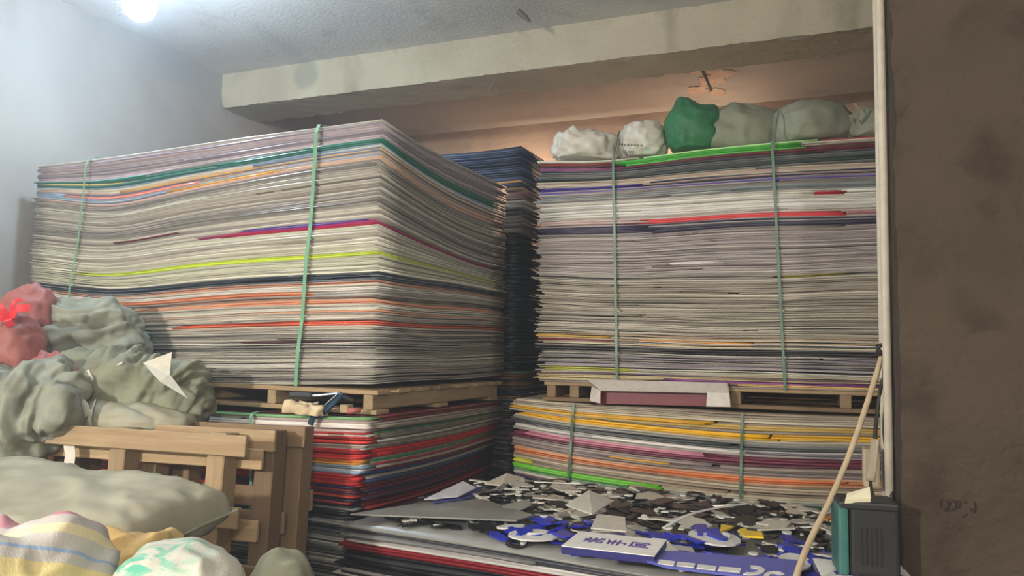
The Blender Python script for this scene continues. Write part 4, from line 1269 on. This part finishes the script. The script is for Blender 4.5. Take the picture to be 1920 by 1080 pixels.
for cx, cy, rx, ry in ((1345, 112, 42, 9), (1305, 106, 22, 5), (1318, 128, 30, 8), (1352, 136, 24, 6), (1330, 150, 26, 7), (1378, 103, 18, 6), (1310, 168, 18, 6), (1345, 172, 14, 5)):
    ceiling_piece('lit_peeled_patch', [(cx + rx * math.cos(t) * rp.uniform(.7, 1.3), cy + ry * 1.5 * math.sin(t) * rp.uniform(.7, 1.3)) for t in [k * .449 for k in range(14)]], .006 + rp.random() * .004, LIT_PEEL)
ceiling_piece('crack', [(1298, 96), (1303, 96), (1316, 120), (1326, 142), (1336, 168), (1332, 168), (1320, 142), (1309, 119)], .012, CRK)

# small hook in the ceiling above the beam and cobweb threads below it
hk = tube('ceiling_hook', [Pd(972, 22, 4.72), Pd(985, 32, 4.70), Pd(994, 40, 4.70)], [.02, .018, .012, .01], plain((96, 90, 80), .8, name='rusty_stub'), None, 8); tag(hk, 'short rusty stub at the top edge of the beam', 'stub')
for k, q in enumerate((((1030, 140), (1012, 168), (998, 192)), ((928, 150), (916, 170), (920, 186)))):
    o = tube('cobweb_thread', [Pd(x, y, 5.25 + .2 * i) for i, (x, y) in enumerate(q)], .0016, plain((170, 168, 164), .8, name='cobweb'), None, 5); tag(o, ('long cobweb thread hanging behind the beam', 'short curled cobweb thread hanging behind the beam')[k], 'cobweb')

# ================================================================== lamps
def bulb_lamp(name, label, pos, color, power, radius=.05, cord_top=ZC):
    pos = Vector(pos)
    root = empty(name, loc=pos)
    tag(root, label, 'lamp')
    bm = bmesh.new(); bmesh.ops.create_uvsphere(bm, u_segments=20, v_segments=12, radius=radius)
    for v in bm.verts:
        if v.co.z > 0: v.co.z *= 1.25; k = 1 - .45 * (v.co.z / (radius * 1.25)) ** 2; v.co.x *= k; v.co.y *= k
    me = bpy.data.meshes.new('bulb'); bm.to_mesh(me); bm.free()
    for p in me.polygons: p.use_smooth = True
    m, nt, b = new_mat('bulb_glow')
    b.inputs['Base Color'].default_value = (1, 1, 1, 1)
    b.inputs['Emission Color'].default_value = color + (1,)
    b.inputs['Emission Strength'].default_value = power / (4 * math.pi * radius ** 2) / math.pi
    me.materials.append(m)
    add_obj('bulb', me, root)
    sk = tube('socket', [pos + Vector((0, 0, radius * .9)), pos + Vector((0, 0, radius * 1.9))], radius * .5, plain((220, 220, 215), .4, name='lamp_socket'), root, 14, sub=1)
    tube('cord', [pos + Vector((0, 0, radius * 1.8)), Vector((pos.x, pos.y, cord_top))], .004, plain((40, 40, 40), .6, name='lamp_cord'), root, 6, sub=1)
    return root


bulb_lamp('hanging_lamp', 'glaring white bulb hanging below the ceiling by the pale wall', Pd(262, 10, 4.0), (.62, .81, 1.0), BULB_POWER, .085)
for k, p in enumerate(((-3.3, -1.6, 2.45), (.2, -2.2, 2.4))):
    bulb_lamp('hanging_lamp', ('added fill bulb further down the room', 'added fill bulb behind the viewer')[k], p, (1.0, .95, .86), FILL_POWER * (1, .30)[k], .07)  # unseen bulbs added as even fill over the stacks
# a warm tube lamp low on the back wall, hidden from view by the stacks
def wall_tube(u0, u1, v, z, color, power, gap, r=.014):
    a_ = MROOM @ Vector((u0, v, z)); b_ = MROOM @ Vector((u1, v, z))
    root = empty('tube_lamp', loc=(a_ + b_) / 2); tag(root, 'warm tube lamp fixed low on the rear wall behind the stacks', 'lamp')
    m, nt, b = new_mat('tube_glow'); b.inputs['Emission Color'].default_value = color + (1,)
    b.inputs['Emission Strength'].default_value = power / (2 * math.pi * r * (u1 - u0)) / math.pi
    tube('glass_tube', [a_, (a_ + b_) / 2, b_], r, m, root, 10, sub=1)
    g = gap - (u0 + u1) / 2; Lh = (u1 - u0) / 2 + .03
    for nm, xa, xb, ya, yb, dz, sz in (('light_shield', -Lh, g - .1, -.10, .021, .03, .004), ('light_shield', g + .1, Lh, -.10, .021, .03, .004), ('bracket', -.015, .015, .012, VB - v - .004, -.03, .02)):  # hood added to keep tube light off the ceiling; gap lights the peel
        add_obj(nm, bevel_box_mesh(nm, xb - xa, yb - ya, sz, plain((210, 206, 196), .5, name='shield_white'), .001), root, Matrix.Rotation(R(-RY), 4, 'Z') @ Matrix.Translation(((xa + xb) / 2, (ya + yb) / 2, dz)))


q = MROOM.inverted() @ Pd(1000, 312, 6.5)
wall_tube(q.x - .85, q.x + 1.75, VB - .35, 3.0, (1.0, .68, .46), WARM_POWER, q.x + 1.43)
